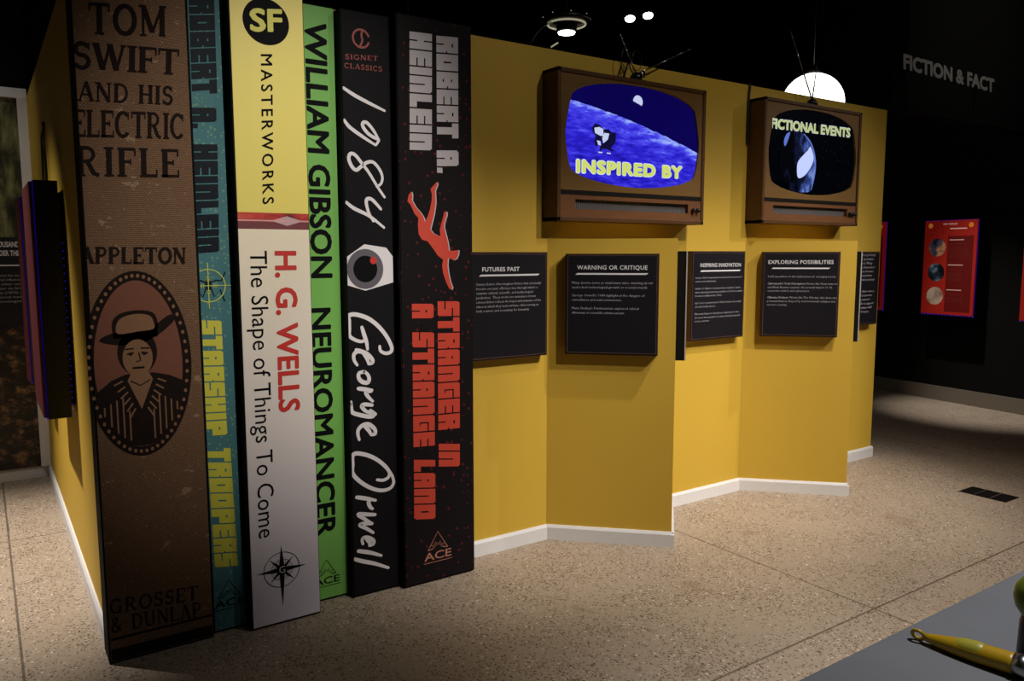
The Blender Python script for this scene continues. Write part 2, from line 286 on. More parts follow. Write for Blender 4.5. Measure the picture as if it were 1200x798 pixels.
    M['mural_top'] = t.finish(t.ramp(n, [(.3, srgb(10, 10, 6)), (.44, srgb(50, 50, 28)), (.56, srgb(110, 110, 68)), (.75, srgb(160, 156, 110))]), .5)
    t = NT('dark_rock_mural_print'); n = t.noise(9, 7, t.stretch(1.2, 1, 1.8), .7)
    M['mural_low'] = t.finish(t.ramp(n, [(.40, srgb(10, 7, 5)), (.52, srgb(40, 27, 17)), (.62, srgb(120, 86, 54)), (.75, srgb(190, 146, 100))]), .5)
    M['mural_band'] = simple('black_mural_text_band', (20, 20, 24), .5)
    # foreground table
    t = NT('grey_laminate'); a = t.noise(6, 4); b = t.noise(300, 2)
    M['laminate'] = t.finish(t.mix(a, srgb(122, 123, 126), srgb(108, 109, 112)), .42, bump=b, bs=.04, bd=.0005, spec=.4)
    t = NT('yellow_plastic'); x, y, z = t.xyz()
    M['yel_plastic'] = simple('amber_yellow_plastic', (180, 142, 22), .35, var=.1, scale=12)
    M['grn_plastic'] = simple('moss_green_plastic', (94, 116, 24), .4, var=.1, scale=12)
    M['lime_plastic'] = simple('dull_lime_label', (166, 156, 52), .4, var=.08)
    M['blue_plastic'] = simple('navy_blue_plastic', (20, 34, 74), .35, var=.1)
    M['lamp_white'] = glow('lit_globe_glass', (255, 252, 240), 3.2, (240, 240, 235))
    M['ring_and_glint'] = glow('dim_ring_and_glint_glow', (214, 206, 170), .38, (200, 200, 190))
    M['lamp_face'] = glow('lit_lamp_face', (255, 253, 246), 8.0, (240, 240, 235))
    M['vent'] = simple('black_iron_vent', (44, 42, 42), .45, .6)
    M['vent_gap'] = simple('grey_vent_bar', (104, 98, 92), .5, .3)
mk()

# ------------------------------------------------------------------ building
def tag(o, label=None, cat=None, group=None, kind=None):
    if label: o['label'] = label
    if cat: o['category'] = cat
    if group: o['group'] = group
    if kind: o['kind'] = kind
    return o

def empty(name, loc, label=None, cat=None, group=None, kind=None):
    o = bpy.data.objects.new(name, None); o.location = loc; o.empty_display_size = .1; C.objects.link(o)
    return tag(o, label, cat, group, kind)

def wloc(o):
    v = Vector((0, 0, 0))
    while o: v += Vector(o.location); o = o.parent
    return v

class MB:
    """collects world-space shapes and links them as one mesh object"""
    def __init__(s): s.v = []; s.f = []; s.sm = []
    def add(s, vs, fs, smooth=False):
        b = len(s.v); s.v += [tuple(v) for v in vs]; s.f += [tuple(i + b for i in f) for f in fs]; s.sm += [smooth] * len(fs); return s
    def box(s, x0, x1, y0, y1, z0, z1, bev=0, frame=None):
        if bev:
            bm = bmesh.new(); bmesh.ops.create_cube(bm, size=1)
            for v in bm.verts: v.co = Vector(((x0 + x1) / 2 + v.co.x * (x1 - x0), (y0 + y1) / 2 + v.co.y * (y1 - y0), (z0 + z1) / 2 + v.co.z * (z1 - z0)))
            bmesh.ops.bevel(bm, geom=bm.edges[:], offset=bev, segments=2, affect='EDGES', profile=.6)
            bm.verts.index_update(); vs = [v.co.copy() for v in bm.verts]; fs = [[v.index for v in f.verts] for f in bm.faces]; bm.free()
        else:
            vs = [Vector((x, y, z)) for x in (x0, x1) for y in (y0, y1) for z in (z0, z1)]
            fs = [(0, 1, 3, 2), (4, 6, 7, 5), (0, 4, 5, 1), (2, 3, 7, 6), (0, 2, 6, 4), (1, 5, 7, 3)]
        if frame: vs = [frame @ v for v in vs]
        return s.add(vs, fs)
    def prism(s, poly, z0, z1):
        n = len(poly); vs = [(x, y, z0) for x, y in poly] + [(x, y, z1) for x, y in poly]
        fs = [tuple(range(n))[::-1], tuple(range(n, 2 * n))] + [(i, (i + 1) % n, (i + 1) % n + n, i + n) for i in range(n)]
        return s.add(vs, fs)
    def slab(s, poly, F, d0, d1):
        """outline in face coordinates given thickness along the face normal"""
        n = len(poly); vs = [F(a, b, d0) for a, b in poly] + [F(a, b, d1) for a, b in poly]
        fs = [tuple(range(n))[::-1], tuple(range(n, 2 * n))] + [(i, (i + 1) % n, (i + 1) % n + n, i + n) for i in range(n)]
        return s.add(vs, fs)
    def tube(s, pts, r, n=8, closed=False, cap=True):
        pts = [Vector(p) for p in pts]; rs = r if isinstance(r, (list, tuple)) else [r] * len(pts)
        vs = []; fs = []; up = None; m = len(pts)
        for i, p in enumerate(pts):
            a = pts[(i - 1) % m] if (closed or i > 0) else p; b = pts[(i + 1) % m] if (closed or i < m - 1) else p
            t = (b - a).normalized()
            if up is None: up = t.orthogonal().normalized()
            up = (up - t * up.dot(t)).normalized(); w = t.cross(up)
            for k in range(n):
                q = 2 * PI * k / n; vs.append(p + (up * math.cos(q) + w * math.sin(q)) * rs[i])
        for i in range(m if closed else m - 1):
            j = (i + 1) % m
            for k in range(n): fs.append((i * n + k, i * n + (k + 1) % n, j * n + (k + 1) % n, j * n + k))
        if cap and not closed: fs += [tuple(range(n))[::-1], tuple((m - 1) * n + k for k in range(n))]
        return s.add(vs, fs, True)
    def lathe(s, prof, c=(0, 0, 0), n=32, axis=None):
        vs = []; fs = []; R = Matrix.Identity(3) if axis is None else Vector((0, 0, 1)).rotation_difference(Vector(axis)).to_matrix()
        for r, z in prof:
            for k in range(n):
                q = 2 * PI * k / n; vs.append(Vector(c) + R @ Vector((r * math.cos(q), r * math.sin(q), z)))
        for i in range(len(prof) - 1):
            for k in range(n): fs.append((i * n + k, i * n + (k + 1) % n, (i + 1) * n + (k + 1) % n, (i + 1) * n + k))
        fs += [tuple(range(n))[::-1], tuple((len(prof) - 1) * n + k for k in range(n))]
        return s.add(vs, fs, True)
    def build(s, name, mat, parent=None, fix=True):
        me = bpy.data.meshes.new(name); off = wloc(parent) if parent else None
        if off is None:
            xs = [v[0] for v in s.v]; ys = [v[1] for v in s.v]; zs = [v[2] for v in s.v]
            off = Vector(((min(xs) + max(xs)) / 2, (min(ys) + max(ys)) / 2, min(zs)))
            if name in ('floor',): off = Vector((0, 0, 0))
        me.from_pydata([tuple(Vector(v) - off) for v in s.v], [], s.f)
        me.polygons.foreach_set('use_smooth', s.sm); me.materials.append(mat)
        if fix:
            bm = bmesh.new(); bm.from_mesh(me); bmesh.ops.recalc_face_normals(bm, faces=bm.faces[:]); bm.to_mesh(me); bm.free()
        me.update()
        o = bpy.data.objects.new(name, me); C.objects.link(o)
        if parent: o.parent = parent
        else: o.location = off
        return o

# face frames: (a along the face, b height, d distance in front of it) -> world point
def face_y(Y):
    return lambda a, b, d=0: Vector((a, Y - d, b))
def face_dir(ox, oy, ux, uy):
    L = math.hypot(ux, uy); ux /= L; uy /= L; nx, ny = uy, -ux
    return lambda a, b, d=0: Vector((ox + ux * a + nx * d, oy + uy * a + ny * d, b))

EPS = .0012
def flat(mb, polys, F, d=EPS):
    for p in polys: mb.add([F(a, b, d) for a, b in p], [tuple(range(len(p)))])
    return mb

# built-in vector font, cached as meshes
_fc = {}
def glyphs(s, bold=0.0, spacing=1.0, align='LEFT', res=3):
    key = (s, bold, spacing, align, res)
    if key in _fc: return _fc[key]
    cu = bpy.data.curves.new('t', 'FONT'); cu.body = s; cu.offset = bold; cu.space_character = spacing; cu.align_x = align
    cu.resolution_u = res; cu.fill_mode = 'FRONT'
    ob = bpy.data.objects.new('t', cu); C.objects.link(ob)
    bpy.context.view_layer.update(); dg = bpy.context.evaluated_depsgraph_get()
    me = bpy.data.meshes.new_from_object(ob.evaluated_get(dg))
    vs = [(v.co.x, v.co.y) for v in me.vertices]; fs = [tuple(p.vertices) for p in me.polygons]
    bpy.data.objects.remove(ob); bpy.data.curves.remove(cu); bpy.data.meshes.remove(me)
    _fc[key] = (vs, fs); return vs, fs
def capheight(bold):
    v, f = glyphs('H', bold); return max(q[1] for q in v), min(q[1] for q in v)

def text_in(mb, s, bl, tl, br, F, bold=0.0, d=EPS, spacing=1.0, res=3, steps=8):
    """fit s between baseline-left, cap-top-left and baseline-right points of a face; bold thickens every stroke"""
    vs, fs = glyphs(s, 0.0, spacing, 'LEFT', res); x0 = min(v[0] for v in vs) - bold; x1 = max(v[0] for v in vs) + bold; ch, c0 = capheight(0.0); ch += bold; c0 -= bold
    bl, tl, br = Vector(bl), Vector(tl), Vector(br); U = (br - bl) / (x1 - x0); V = (tl - bl) / (ch - c0)
    sh = [(0, 0)] + ([(bold * math.cos(2 * PI * (k + .5) / steps), bold * math.sin(2 * PI * (k + .5) / steps)) for k in range(steps)] if bold else [])
    for k, (sx, sy) in enumerate(sh):
        P = [bl + U * (x + sx - x0) + V * (y + sy - c0) for x, y in vs]
        mb.add([F(p.x, p.y, d + k * 3e-5) for p in P], fs)
    return mb
def text_line(mb, s, a, b, h, F, bold=0.0, wmax=None, d=EPS, aspect=1.0, res=2):
    vs, fs = glyphs(s, 0.0, 1.0, 'LEFT', res)
    if not vs: return mb
    x0 = min(v[0] for v in vs); x1 = max(v[0] for v in vs); ch, c0 = capheight(0.0); k = h / (ch - c0); kx = k * aspect
    if wmax: kx = wmax / (x1 - x0)
    for j, o in enumerate((-bold, bold) if bold > .01 else (0,)): mb.add([F(a + (x - x0 + o) * kx, b + (y - c0) * k, d + j * 3e-5) for x, y in vs], fs)
    return mb

# ribbons for strokes
def ribbon(mb, pts, w, F, d=EPS, closed=False, caps=True):
    P = [Vector(p) for p in pts]; n = len(P); L = []; R = []
    ws = w if isinstance(w, (list, tuple)) else [w] * n
    for i in range(n):
        a = P[(i - 1) % n] if (closed or i > 0) else P[i]; b = P[(i + 1) % n] if (closed or i < n - 1) else P[i]
        t = (b - a)
        t = t.normalized() if t.length > 1e-9 else Vector((1, 0)); nn = Vector((-t.y, t.x)) * ws[i] / 2
        L.append(P[i] + nn); R.append(P[i] - nn)
    mb.rc = getattr(mb, 'rc', 0) + 1; base = d + (mb.rc % 5) * 1.2e-4
    for i in range(n if closed else n - 1):
        j = (i + 1) % n; e = base + (i % 4) * 2.5e-5
        mb.add([F(L[i].x, L[i].y, e), F(L[j].x, L[j].y, e), F(R[j].x, R[j].y, e), F(R[i].x, R[i].y, e)], [(0, 1, 2, 3)])
        if caps and n > 6 and not closed and 0 < i: disc(mb, P[i], ws[i] / 2, ws[i] / 2, F, e - 1e-5, 10)
    if caps and not closed:
        for i in (0, n - 1): disc(mb, P[i], ws[i] / 2, ws[i] / 2, F, base - 2e-5, 10)
    return mb
def disc(mb, c, ra, rb, F, d=EPS, n=28):
    c = Vector(c); mb.add([F(c.x + ra * math.cos(2 * PI * k / n), c.y + rb * math.sin(2 * PI * k / n), d) for k in range(n)], [tuple(range(n))]); return mb
def smooth(pts, k=4, closed=False):
    P = [Vector(p) for p in pts]; n = len(P); out = []
    rng = range(n if closed else n - 1)
    for i in rng:
        p0 = P[(i - 1) % n] if (closed or i > 0) else P[0]; p1 = P[i]; p2 = P[(i + 1) % n]; p3 = P[(i + 2) % n] if (closed or i < n - 2) else P[-1]
        for j in range(k):
            t = j / k; out.append(.5 * ((2 * p1) + (p2 - p0) * t + (2 * p0 - 5 * p1 + 4 * p2 - p3) * t * t + (3 * p1 - p0 - 3 * p2 + p3) * t ** 3))
    if not closed: out.append(P[-1])
    return out
def arcpts(cx, cy, rx, ry, a0, a1, n=14):
    return [(cx + rx * math.cos(math.radians(a0 + (a1 - a0) * i / n)), cy + ry * math.sin(math.radians(a0 + (a1 - a0) * i / n))) for i in range(n + 1)]

# slab-serif capitals as strokes in a unit-high cell
TH, TN = .17, .085
def serif_glyph(c):
    S = []; w = .75
    def v(x, y0=0, y1=1, t=TH): S.append(([(x, y0), (x, y1)], t))
    def hs(x, y, L=.26): S.append(([(x - L / 2, y + (.03 if y < .5 else -.03)), (x + L / 2, y + (.03 if y < .5 else -.03))], .06))
    def h(x0, x1, y, t=TN): S.append(([(x0, y), (x1, y)], t))
    if c == 'T': w = .8; v(.4); h(.02, .78, .955); v(.045, .74, .99, .05); v(.755, .74, .99, .05); hs(.4, 0, .34)
    elif c == 'I': w = .36; v(.18); hs(.18, 0, .34); hs(.18, 1, .34)
    elif c == 'L': w = .68; v(.16); hs(.16, 1, .32); hs(.16, 0, .3); h(.16, .64, .045); v(.64, 0, .26, .05)
    elif c == 'F': w = .68; v(.16); hs(.16, 0, .34); h(.02, .64, .955); v(.64, .72, .99, .05); h(.16, .48, .52); v(.48, .42, .62, .04)
    elif c == 'E': w = .7; v(.16); h(.02, .66, .955); v(.65, .74, .99, .05); h(.16, .48, .52); v(.48, .42, .62, .04); h(.02, .68, .045); v(.67, 0, .26, .05)
    elif c == 'H': w = .86; v(.17); v(.69); h(.17, .69, .5); [hs(x, y, .3) for x in (.17, .69) for y in (0, 1)]
    elif c == 'N': w = .9; v(.15, 0, 1, TN); v(.75, 0, 1, TN); S.append(([(.15, 1), (.75, 0)], TH)); hs(.13, 0, .26); hs(.1, 1, .26); hs(.75, 1, .26)
    elif c == 'M': w = 1.05; v(.14, 0, 1, TN); v(.88, 0, 1, TH); S.append(([(.14, 1), (.5, .12)], TH)); S.append(([(.5, .12), (.88, 1)], TN)); [hs(x, y, .26) for x, y in ((.14, 0), (.88, 0), (.1, 1), (.92, 1))]
    elif c == 'W': w = 1.15; [S.append((p, t)) for p, t in (([(.1, 1), (.36, .02)], TH), ([(.36, .02), (.58, .96)], TN), ([(.58, .96), (.82, .02)], TH), ([(.82, .02), (1.05, 1)], TN))]; hs(.1, 1, .26); hs(.58, 1, .2); hs(1.05, 1, .2)
    elif c == 'A': w = .86; S.append(([(.1, 0), (.43, 1)], TN)); S.append(([(.43, 1), (.76, 0)], TH)); h(.22, .62, .34, .06); hs(.1, 0, .24); hs(.76, 0, .28)
    elif c == 'O': w = .9; S.append((arcpts(.45, .5, .36, .45, 0, 360, 24), .14))
    elif c == 'C': w = .82; S.append((arcpts(.44, .5, .34, .45, 42, 318, 20), .13)); v(.71, .68, .97, .05)
    elif c == 'G': w = .88; S.append((arcpts(.44, .5, .34, .45, 42, 318, 20), .13)); v(.71, .68, .97, .05); v(.72, .02, .42, .14); hs(.72, .42 + .0, .26)
    elif c == 'S': w = .66; S.append((arcpts(.33, .735, .21, .22, 20, 270, 14) + arcpts(.33, .28, .23, .235, 90, -160, 14)[1:], .13)); v(.56, .74, .99, .05); v(.08, .02, .27, .05)
    elif c == 'D': w = .86; v(.17); hs(.17, 0, .3); hs(.17, 1, .3); S.append(([(.17, .955), (.38, .955)] + arcpts(.38, .5, .36, .455, 90, -90, 14) + [(.17, .045)], .11))
    elif c == 'P': w = .74; v(.17); hs(.17, 0, .34); hs(.12, 1, .2); S.append(([(.17, .955), (.38, .955)] + arcpts(.38, .72, .26, .235, 90, -90, 12) + [(.17, .485)], .1))
    elif c == 'R': w = .86; v(.17); hs(.17, 0, .32); hs(.12, 1, .2); S.append(([(.17, .955), (.38, .955)] + arcpts(.38, .73, .24, .225, 90, -90, 12) + [(.17, .505)], .1)); S.append(([(.4, .5), (.62, .1), (.8, .03)], .13))
    elif c == 'U': w = .86; S.append(([(.16, 1), (.16, .35)] + arcpts(.43, .35, .27, .3, 180, 360, 12) + [(.7, 1)], .12)); hs(.16, 1, .3); hs(.7, 1, .24)
    elif c == '&': w = .92; S.append((arcpts(.36, .76, .15, .19, -60, 240, 14) + [(.36, .5), (.75, .03)], .1)); S.append((arcpts(.34, .27, .24, .23, 110, 330, 12) + [(.74, .52)], .1))
    else: w = .4
    return S, w
def serif_text(mb, s, bl, tl, br, F, gap=.07, d=EPS, heavy=1.0):
    G = [serif_glyph(c) for c in s]; W = sum(g[1] for g in G) + gap * (len(s) - 1)
    bl, tl, br = Vector(bl), Vector(tl), Vector(br); U = (br - bl) / W; V = tl - bl; k = (U.length + V.length) / 2; x = 0
    for S, w in G:
        for pts, t in S:
            wd = t * heavy
            # widths follow the local scale: verticals use the horizontal scale and the other way round
            a, b = Vector(pts[0]), Vector(pts[-1]); dv = b - a; vert = abs(dv.y) > abs(dv.x) * 1.5
            if (len(pts) > 2): sc = k
            else: sc = U.length if vert else (V.length if abs(dv.x) > abs(dv.y) * 1.5 else k)
            ribbon(mb, [bl + U * (x + p[0]) + V * p[1] for p in pts], wd * sc, F, d, caps=False)
        x += w + gap
    return mb

# heavy square display capitals with slits: (width, solid rects, cut rects), 10 high
def block_glyph(c):
    g = {
        'R': (8.4, [(0, 0, 8.4, 10)], [(3.6, 7.0, 5.4, 7.7), (3.8, 0, 4.5, 3.4), (7.6, 4.4, 8.4, 5.0), (0, 0, 0, 0)]),
        'O': (8.4, [(0, 0, 8.4, 10)], [(3.7, 3.2, 4.6, 6.8)]),
        'D': (8.4, [(0, 0, 8.4, 10)], [(3.7, 3.2, 4.6, 6.8), (7.8, 9.3, 8.4, 10), (7.8, 0, 8.4, .7)]),
        'B': (8.4, [(0, 0, 8.4, 10)], [(3.6, 6.6, 5.2, 7.2), (3.6, 2.8, 5.2, 3.4), (7.4, 4.7, 8.4, 5.3)]),
        'E': (7.6, [(0, 0, 7.6, 10)], [(3.6, 6.4, 7.6, 7.0), (3.6, 3.0, 7.6, 3.6)]),
        'T': (7.8, [(0, 7.0, 7.8, 10), (2.0, 0, 5.8, 7.0)], []),
        'A': (8.4, [(0, 0, 8.4, 10)], [(3.6, 6.2, 5.0, 6.9), (3.9, 0, 4.6, 3.6), (7.8, 9.4, 8.4, 10), (0, 9.4, .6, 10)]),
        '.': (2.8, [(0, 0, 2.8, 2.6)], []),
        'H': (8.4, [(0, 0, 8.4, 10)], [(3.8, 6.4, 4.5, 10), (3.8, 0, 4.5, 3.4)]),
        'I': (3.8, [(0, 0, 3.8, 10)], []),
        'N': (8.4, [(0, 0, 8.4, 10)], [(3.8, 0, 4.5, 6.8), (7.8, 9.4, 8.4, 10)]),
        'L': (6.8, [(0, 0, 3.8, 10), (3.8, 0, 6.8, 3.2)], []),
        'S': (8.0, [(0, 0, 8.0, 10)], [(3.6, 6.4, 8.0, 7.0), (0, 3.0, 4.4, 3.6), (0, 9.4, .5, 10), (7.5, 0, 8, .5)]),
        'G': (8.4, [(0, 0, 8.4, 10)], [(3.6, 6.6, 8.4, 7.2), (3.6, 2.9, 4.3, 6.6), (3.6, 2.9, 5.4, 3.4), (0, 9.4, .5, 10)]),
        'P': (8.4, [(0, 0, 8.4, 10)], [(3.6, 6.2, 5.2, 6.9), (4.6, 0, 8.4, 3.2), (7.8, 9.4, 8.4, 10)]),
        ' ': (3.4, [], []),
    }
    return g[c]
def block_text(mb, s, bl, tl, br, F, gap=.75, d=EPS):
    G = [block_glyph(c) for c in s]; W = sum(g[0] for g in G) + gap * (len(s) - 1)
    bl, tl, br = Vector(bl), Vector(tl), Vector(br); U = (br - bl) / W; V = (tl - bl) / 10; x = 0
    for w, sol, cut in G:
        xs = sorted({q for r in sol + cut for q in (r[0], r[2])}); ys = sorted({q for r in sol + cut for q in (r[1], r[3])})
        for i in range(len(xs) - 1):
            for j in range(len(ys) - 1):
                mx, my = (xs[i] + xs[i + 1]) / 2, (ys[j] + ys[j + 1]) / 2
                ins = lambda r: r[0] < mx < r[2] and r[1] < my < r[3]
                if any(ins(r) for r in sol) and not any(ins(r) for r in cut):
                    q = [bl + U * (x + a) + V * b for a, b in ((xs[i], ys[j]), (xs[i + 1], ys[j]), (xs[i + 1], ys[j + 1]), (xs[i], ys[j + 1]))]
                    mb.add([F(p.x, p.y, d) for p in q], [(0, 1, 2, 3)])
        x += w + gap
    return mb

# ------------------------------------------------------------------ the room
WY = 3.435            # front face of the yellow partition
X0, X1 = .345, 5.77   # its two ends
WH = 2.68
def struct(o): o['kind'] = 'structure'; return o

struct(MB().box(-5, 11, -3, 10, -.05, 0).build('floor', M['floor']))
struct(MB().box(-5, 11, -3, 10, 4.7, 4.8).build('ceiling', M['black_ceiling']))
RWP = Vector((8.76, 5.22, 0)); RD = Vector((8.53 - 8.76, 3.47 - 5.22, 0)).normalized(); RN = Vector((-.991, .13, 0))
def FR(s, z, d=0): p = RWP + RD * s + RN * d; return Vector((p.x, p.y, z))
m = MB(); m.add([FR(-4.6, 0), FR(8.2, 0), FR(8.2, 4.7), FR(-4.6, 4.7), FR(-4.6, 0, -.12), FR(8.2, 0, -.12), FR(8.2, 4.7, -.12), FR(-4.6, 4.7, -.12)], [(0, 1, 2, 3), (4, 7, 6, 5), (0, 4, 5, 1), (1, 5, 6, 2), (2, 6, 7, 3), (3, 7, 4, 0)])
struct(m.build('wall_right', M['black_wall']))
m = MB(); m.add([FR(-4.6, 0, .018), FR(8.2, 0, .018), FR(8.2, .155, .018), FR(-4.6, .155, .018), FR(-4.6, 0, 0), FR(8.2, 0, 0), FR(8.2, .155, 0), FR(-4.6, .155, 0)], [(0, 1, 2, 3), (4, 7, 6, 5), (0, 4, 5, 1), (1, 5, 6, 2), (2, 6, 7, 3), (3, 7, 4, 0)])
struct(m.build('baseboard_right', M['grey_base']))
struct(MB().box(-5, 11, 9.7, 9.8, 0, 4.7).build('wall_far', M['black_wall']))
struct(MB().box(-4.6, .345, 6.5, 6.6, 0, 4.7).build('wall_back', M['black_wall']))
struct(MB().box(-4.6, -4.5, -3, 6.5, 0, 4.7).build('wall_left', M['black_wall']))
# dark header beam over the gap, carrying the lettering
hb = MB().box(5.95, 8.42, 3.40, 3.52, 2.69, 4.7)
hb.box(5.95, 8.42, 3.385, 3.40, 2.69, 2.735); hb.box(6.98, 6.995, 3.392, 3.40, 2.735, 3.0)
struct(hb.build('wall_header', M['black_wall']))
fh = face_y(3.40)
fl = MB(); text_in(fl, 'FICTION & FACT', D['sgnFF'][0], D['sgnFF'][1], D['sgnFF'][2], fh, .048, .004)
tag(fl.build('wall_lettering', M['wall_letters']), 'grey capital letters spelling a two-word heading high on the dark wall at right', 'lettering')
# arches moulded on the dark right wall
for k, sc in enumerate((.432, 1.49)):
    m = MB(); m.tube([FR(sc + .225 * math.cos(a), 2.13 + .22 * math.sin(a), .008) for a in [PI * i / 24 for i in range(25)]], .014, 6)
    struct(m.build('trim_%d' % (k + 1), M['black_ceiling']))

# yellow partition: front slab and side slab
struct(MB().box(X0, X1, WY, WY + .12, 0, WH).build('wall_front', M['mustard']))
struct(MB().box(X0, X0 + .12, WY + .12, 6.47, 0, WH).build('wall_side', M['mustard']))
bb = MB()
prof = [(0, 0), (.016, 0), (.016, .070), (.008, .084), (0, .084)]
def base_run(mb, p, q, nx, ny):
    n = len(prof); vs = [(x + nx * a, y + ny * a, z) for x, y in (p, q) for a, z in prof]
    fs = [tuple(range(n)), tuple(range(n, 2 * n))[::-1]] + [(i, (i + 1) % n, (i + 1) % n + n, i + n) for i in range(n)]
    mb.add(vs, fs)
WED = [(2.565, 'left'), (4.195, 'right')]
base_run(bb, (1.99, WY), (2.565, WY), 0, -1); base_run(bb, (3.545, WY), (4.195, WY), 0, -1); base_run(bb, (5.175, WY), (X1 + .012, WY), 0, -1)
base_run(bb, (X1, WY), (X1, WY + .12), 1, 0)
struct(bb.build('baseboard_front', M['white']))
m = MB(); base_run(m, (X0, WY - .01), (X0, 6.485), -1, 0)
struct(m.build('baseboard_side', M['white']))
m = MB(); base_run(m, (-4.5, 6.5), (X0, 6.5), 0, -1)
struct(m.build('baseboard_back', M['white']))

# triangular wedges standing against the wall
for (x, nm) in WED:
    h = .49; lab = ('mustard yellow wedge plinth under the television with the blue picture', 'mustard yellow wedge plinth under the television with the starry picture')[nm == 'right']
    r = empty('wedge_plinth', (x + h, WY - .25, 0), lab, 'plinth', 'wedge plinths along the yellow wall')
    MB().prism([(x, WY - .001), (x + h, WY - h), (x + 2 * h, WY - .001)], 0, 1.682).build('panel', M['mustard'], r)
    b = MB(); q = .7071
    base_run(b, (x, WY - .001), (x + h, WY - h), -q, -q); base_run(b, (x + h, WY - h), (x + 2 * h, WY - .001), q, -q)
    b.prism([(x + h, WY - h), (x + h - .016 * q, WY - h - .016 * q), (x + h, WY - h - .016 * 1.414), (x + h + .016 * q, WY - h - .016 * q)], 0, .070)
    b.build('baseboard', M['white'], r)

# ------------------------------------------------------------------ book spines
def book(name, x0, x1, yf, zt, facemat, label, lean=0):
    r = empty(name, ((x0 + x1) / 2, yf, 0), label, 'giant book', 'giant book spines against the wall')
    MB().box(x0, x1, yf + .004, WY - .001, .004, zt, bev=.003).build('board', M['black'], r)
    MB().box(x0 + .006, x1 - .004, yf, yf + .006, .012, zt - .006, bev=.0015).build('printed_face', facemat, r)
    CLIP[r.name] = (x0 + .007, x1 - .005)
    return r, face_y(yf)
CLIP = {}
def vline(k):   # reading order for lettering turned on its side: baseline start, cap top start, baseline end
    q = D[k]; return q[0], q[1], q[2]
def part_text(root, name, mb, mat, label=None):
    if root.name in CLIP: mb = clip_x(mb, *CLIP[root.name])
    o = mb.build(name, mat, root, fix=False)
    if label: o['label'] = label
    return o
def logo(mb, F, cx, zb, w, slope=0, cut=None, lw=.0035):
    """triangle with a rising sun over three letters and a rule"""
    h = w * .62
    T = lambda a, b: (cx + a * w, zb + b * w + slope * a * w)
    ribbon(mb, [T(-.36, .42), T(0, 1.0), T(.36, .42)], lw, F)
    ribbon(mb, [T(-.36, .42), T(-.2, .44)], lw, F); ribbon(mb, [T(.36, .42), T(.2, .44)], lw, F)
    for k in range(9):
        a = math.radians(18 + k * 18); r1 = .30 if k % 2 else .24
        ribbon(mb, [T(.13 * math.cos(a), .42 + .13 * math.sin(a)), T(r1 * math.cos(a), .42 + r1 * math.sin(a) * .9)], lw * .6, F, caps=False)
    text_in(mb, 'ACE', T(-.5, .08), T(-.5, .34), T(.5, .08), F, .012)
    ribbon(mb, [T(-.52, 0), T(.52, 0)], lw * .8, F)

def clip_x(m, lo, hi):
    bm = bmesh.new(); vv = [bm.verts.new(v) for v in m.v]
    for f in m.f:
        try: bm.faces.new([vv[i] for i in f])
        except ValueError: pass
    for x, nx in ((lo, -1), (hi, 1)): bmesh.ops.bisect_plane(bm, geom=bm.verts[:] + bm.edges[:] + bm.faces[:], plane_co=(x, 0, 0), plane_no=(nx, 0, 0), clear_outer=True)
    bm.verts.index_update(); k = MB(); k.add([v.co.copy() for v in bm.verts], [[v.index for v in f.verts] for f in bm.faces]); bm.free(); return k
# 1 brown cloth
r, F = book('book_spine', .327, .722, 3.29, 2.60, M['cloth'], 'giant worn brown cloth book spine with an oval portrait, at the left end')
def sl(k): q = D[k]; return q[0], q[1], q[2]
for s, k, g in (('TOM', 'TOM', .1), ('SWIFT', 'SWIFT', .03), ('AND HIS', 'ANDHIS', .07), ('ELECTRIC', 'ELECTRIC', .04), ('RIFLE', 'RIFLE', .12)): part_text(r, 'title_lettering', serif_text(MB(), s, *sl(k), F, gap=g, heavy=1.2), M['cloth_ink'])
m = MB(); serif_text(m, 'APPLETON', *sl('APPLETON'), F, heavy=1.45); part_text(r, 'author_lettering', m, M['cloth_ink'])
for s, k in (('GROSSET', 'GROSSET'), ('& DUNLAP', 'DUNLAP')): part_text(r, 'publisher_lettering', serif_text(MB(), s, *sl(k), F, .1), M['cloth_ink'])
for z0, z1 in ((.016, .062), (.098, .108)): part_text(r, 'foot_band', flat(MB(), [[(.335, z0), (.716, z0), (.716, z1), (.335, z1)]], F), M['cloth_ink'])
cx, cz, ra, rb = .491, 1.178, .190, .360
E0 = .0010
m = MB(); disc(m, (cx, cz), ra, rb, F, E0, 64); md = part_text(r, 'medallion', m, M['cloth_ink'], 'dark beaded oval frame with a generic bust')
m = MB(); disc(m, (cx, cz), ra - .034, rb - .036, F, E0 + .0006, 64); part_text(md, 'medallion_field', m, M['cloth_red'])
m = MB()
for k in range(54):
    a = 2 * PI * k / 54; disc(m, (cx + (ra - .017) * math.cos(a), cz + (rb - .018) * math.sin(a)), .0062, .0078, F, E0 + .0008, 8)
part_text(md, 'bead_ring', m, M['cloth_tan'])
T = lambda a, b: (cx + a, cz + b)
m = MB(); d1 = E0 + .0012
tor = [T(-.155, -.10), T(-.10, -.055), T(-.05, -.035), T(.05, -.035), T(.105, -.05), T(.155, -.075)]
low = [T(.155 * math.cos(a), -.05 + -.272 * math.sin(a)) for a in [PI * i / 20 for i in range(2, 19)]]
flat(m, [tor + low], F, d1)
hatc = [T(-.085, .105), T(-.088, .165), T(-.06, .198), T(.0, .21), T(.055, .20), T(.072, .165), T(.07, .12)]
flat(m, [smooth(hatc, 3, False) + [Vector(T(.07, .105))]], F, d1)
flat(m, [smooth([T(-.135, .098), T(-.06, .078), T(.04, .092), T(.125, .155), T(.135, .185), T(.11, .185), T(.06, .15), T(-.02, .125), T(-.09, .125)], 3, True)], F, d1)
disc(m, T(-.005, .048), .070, .090, F, d1, 32)
part_text(md, 'figure_outline', m, M['cloth_ink'])
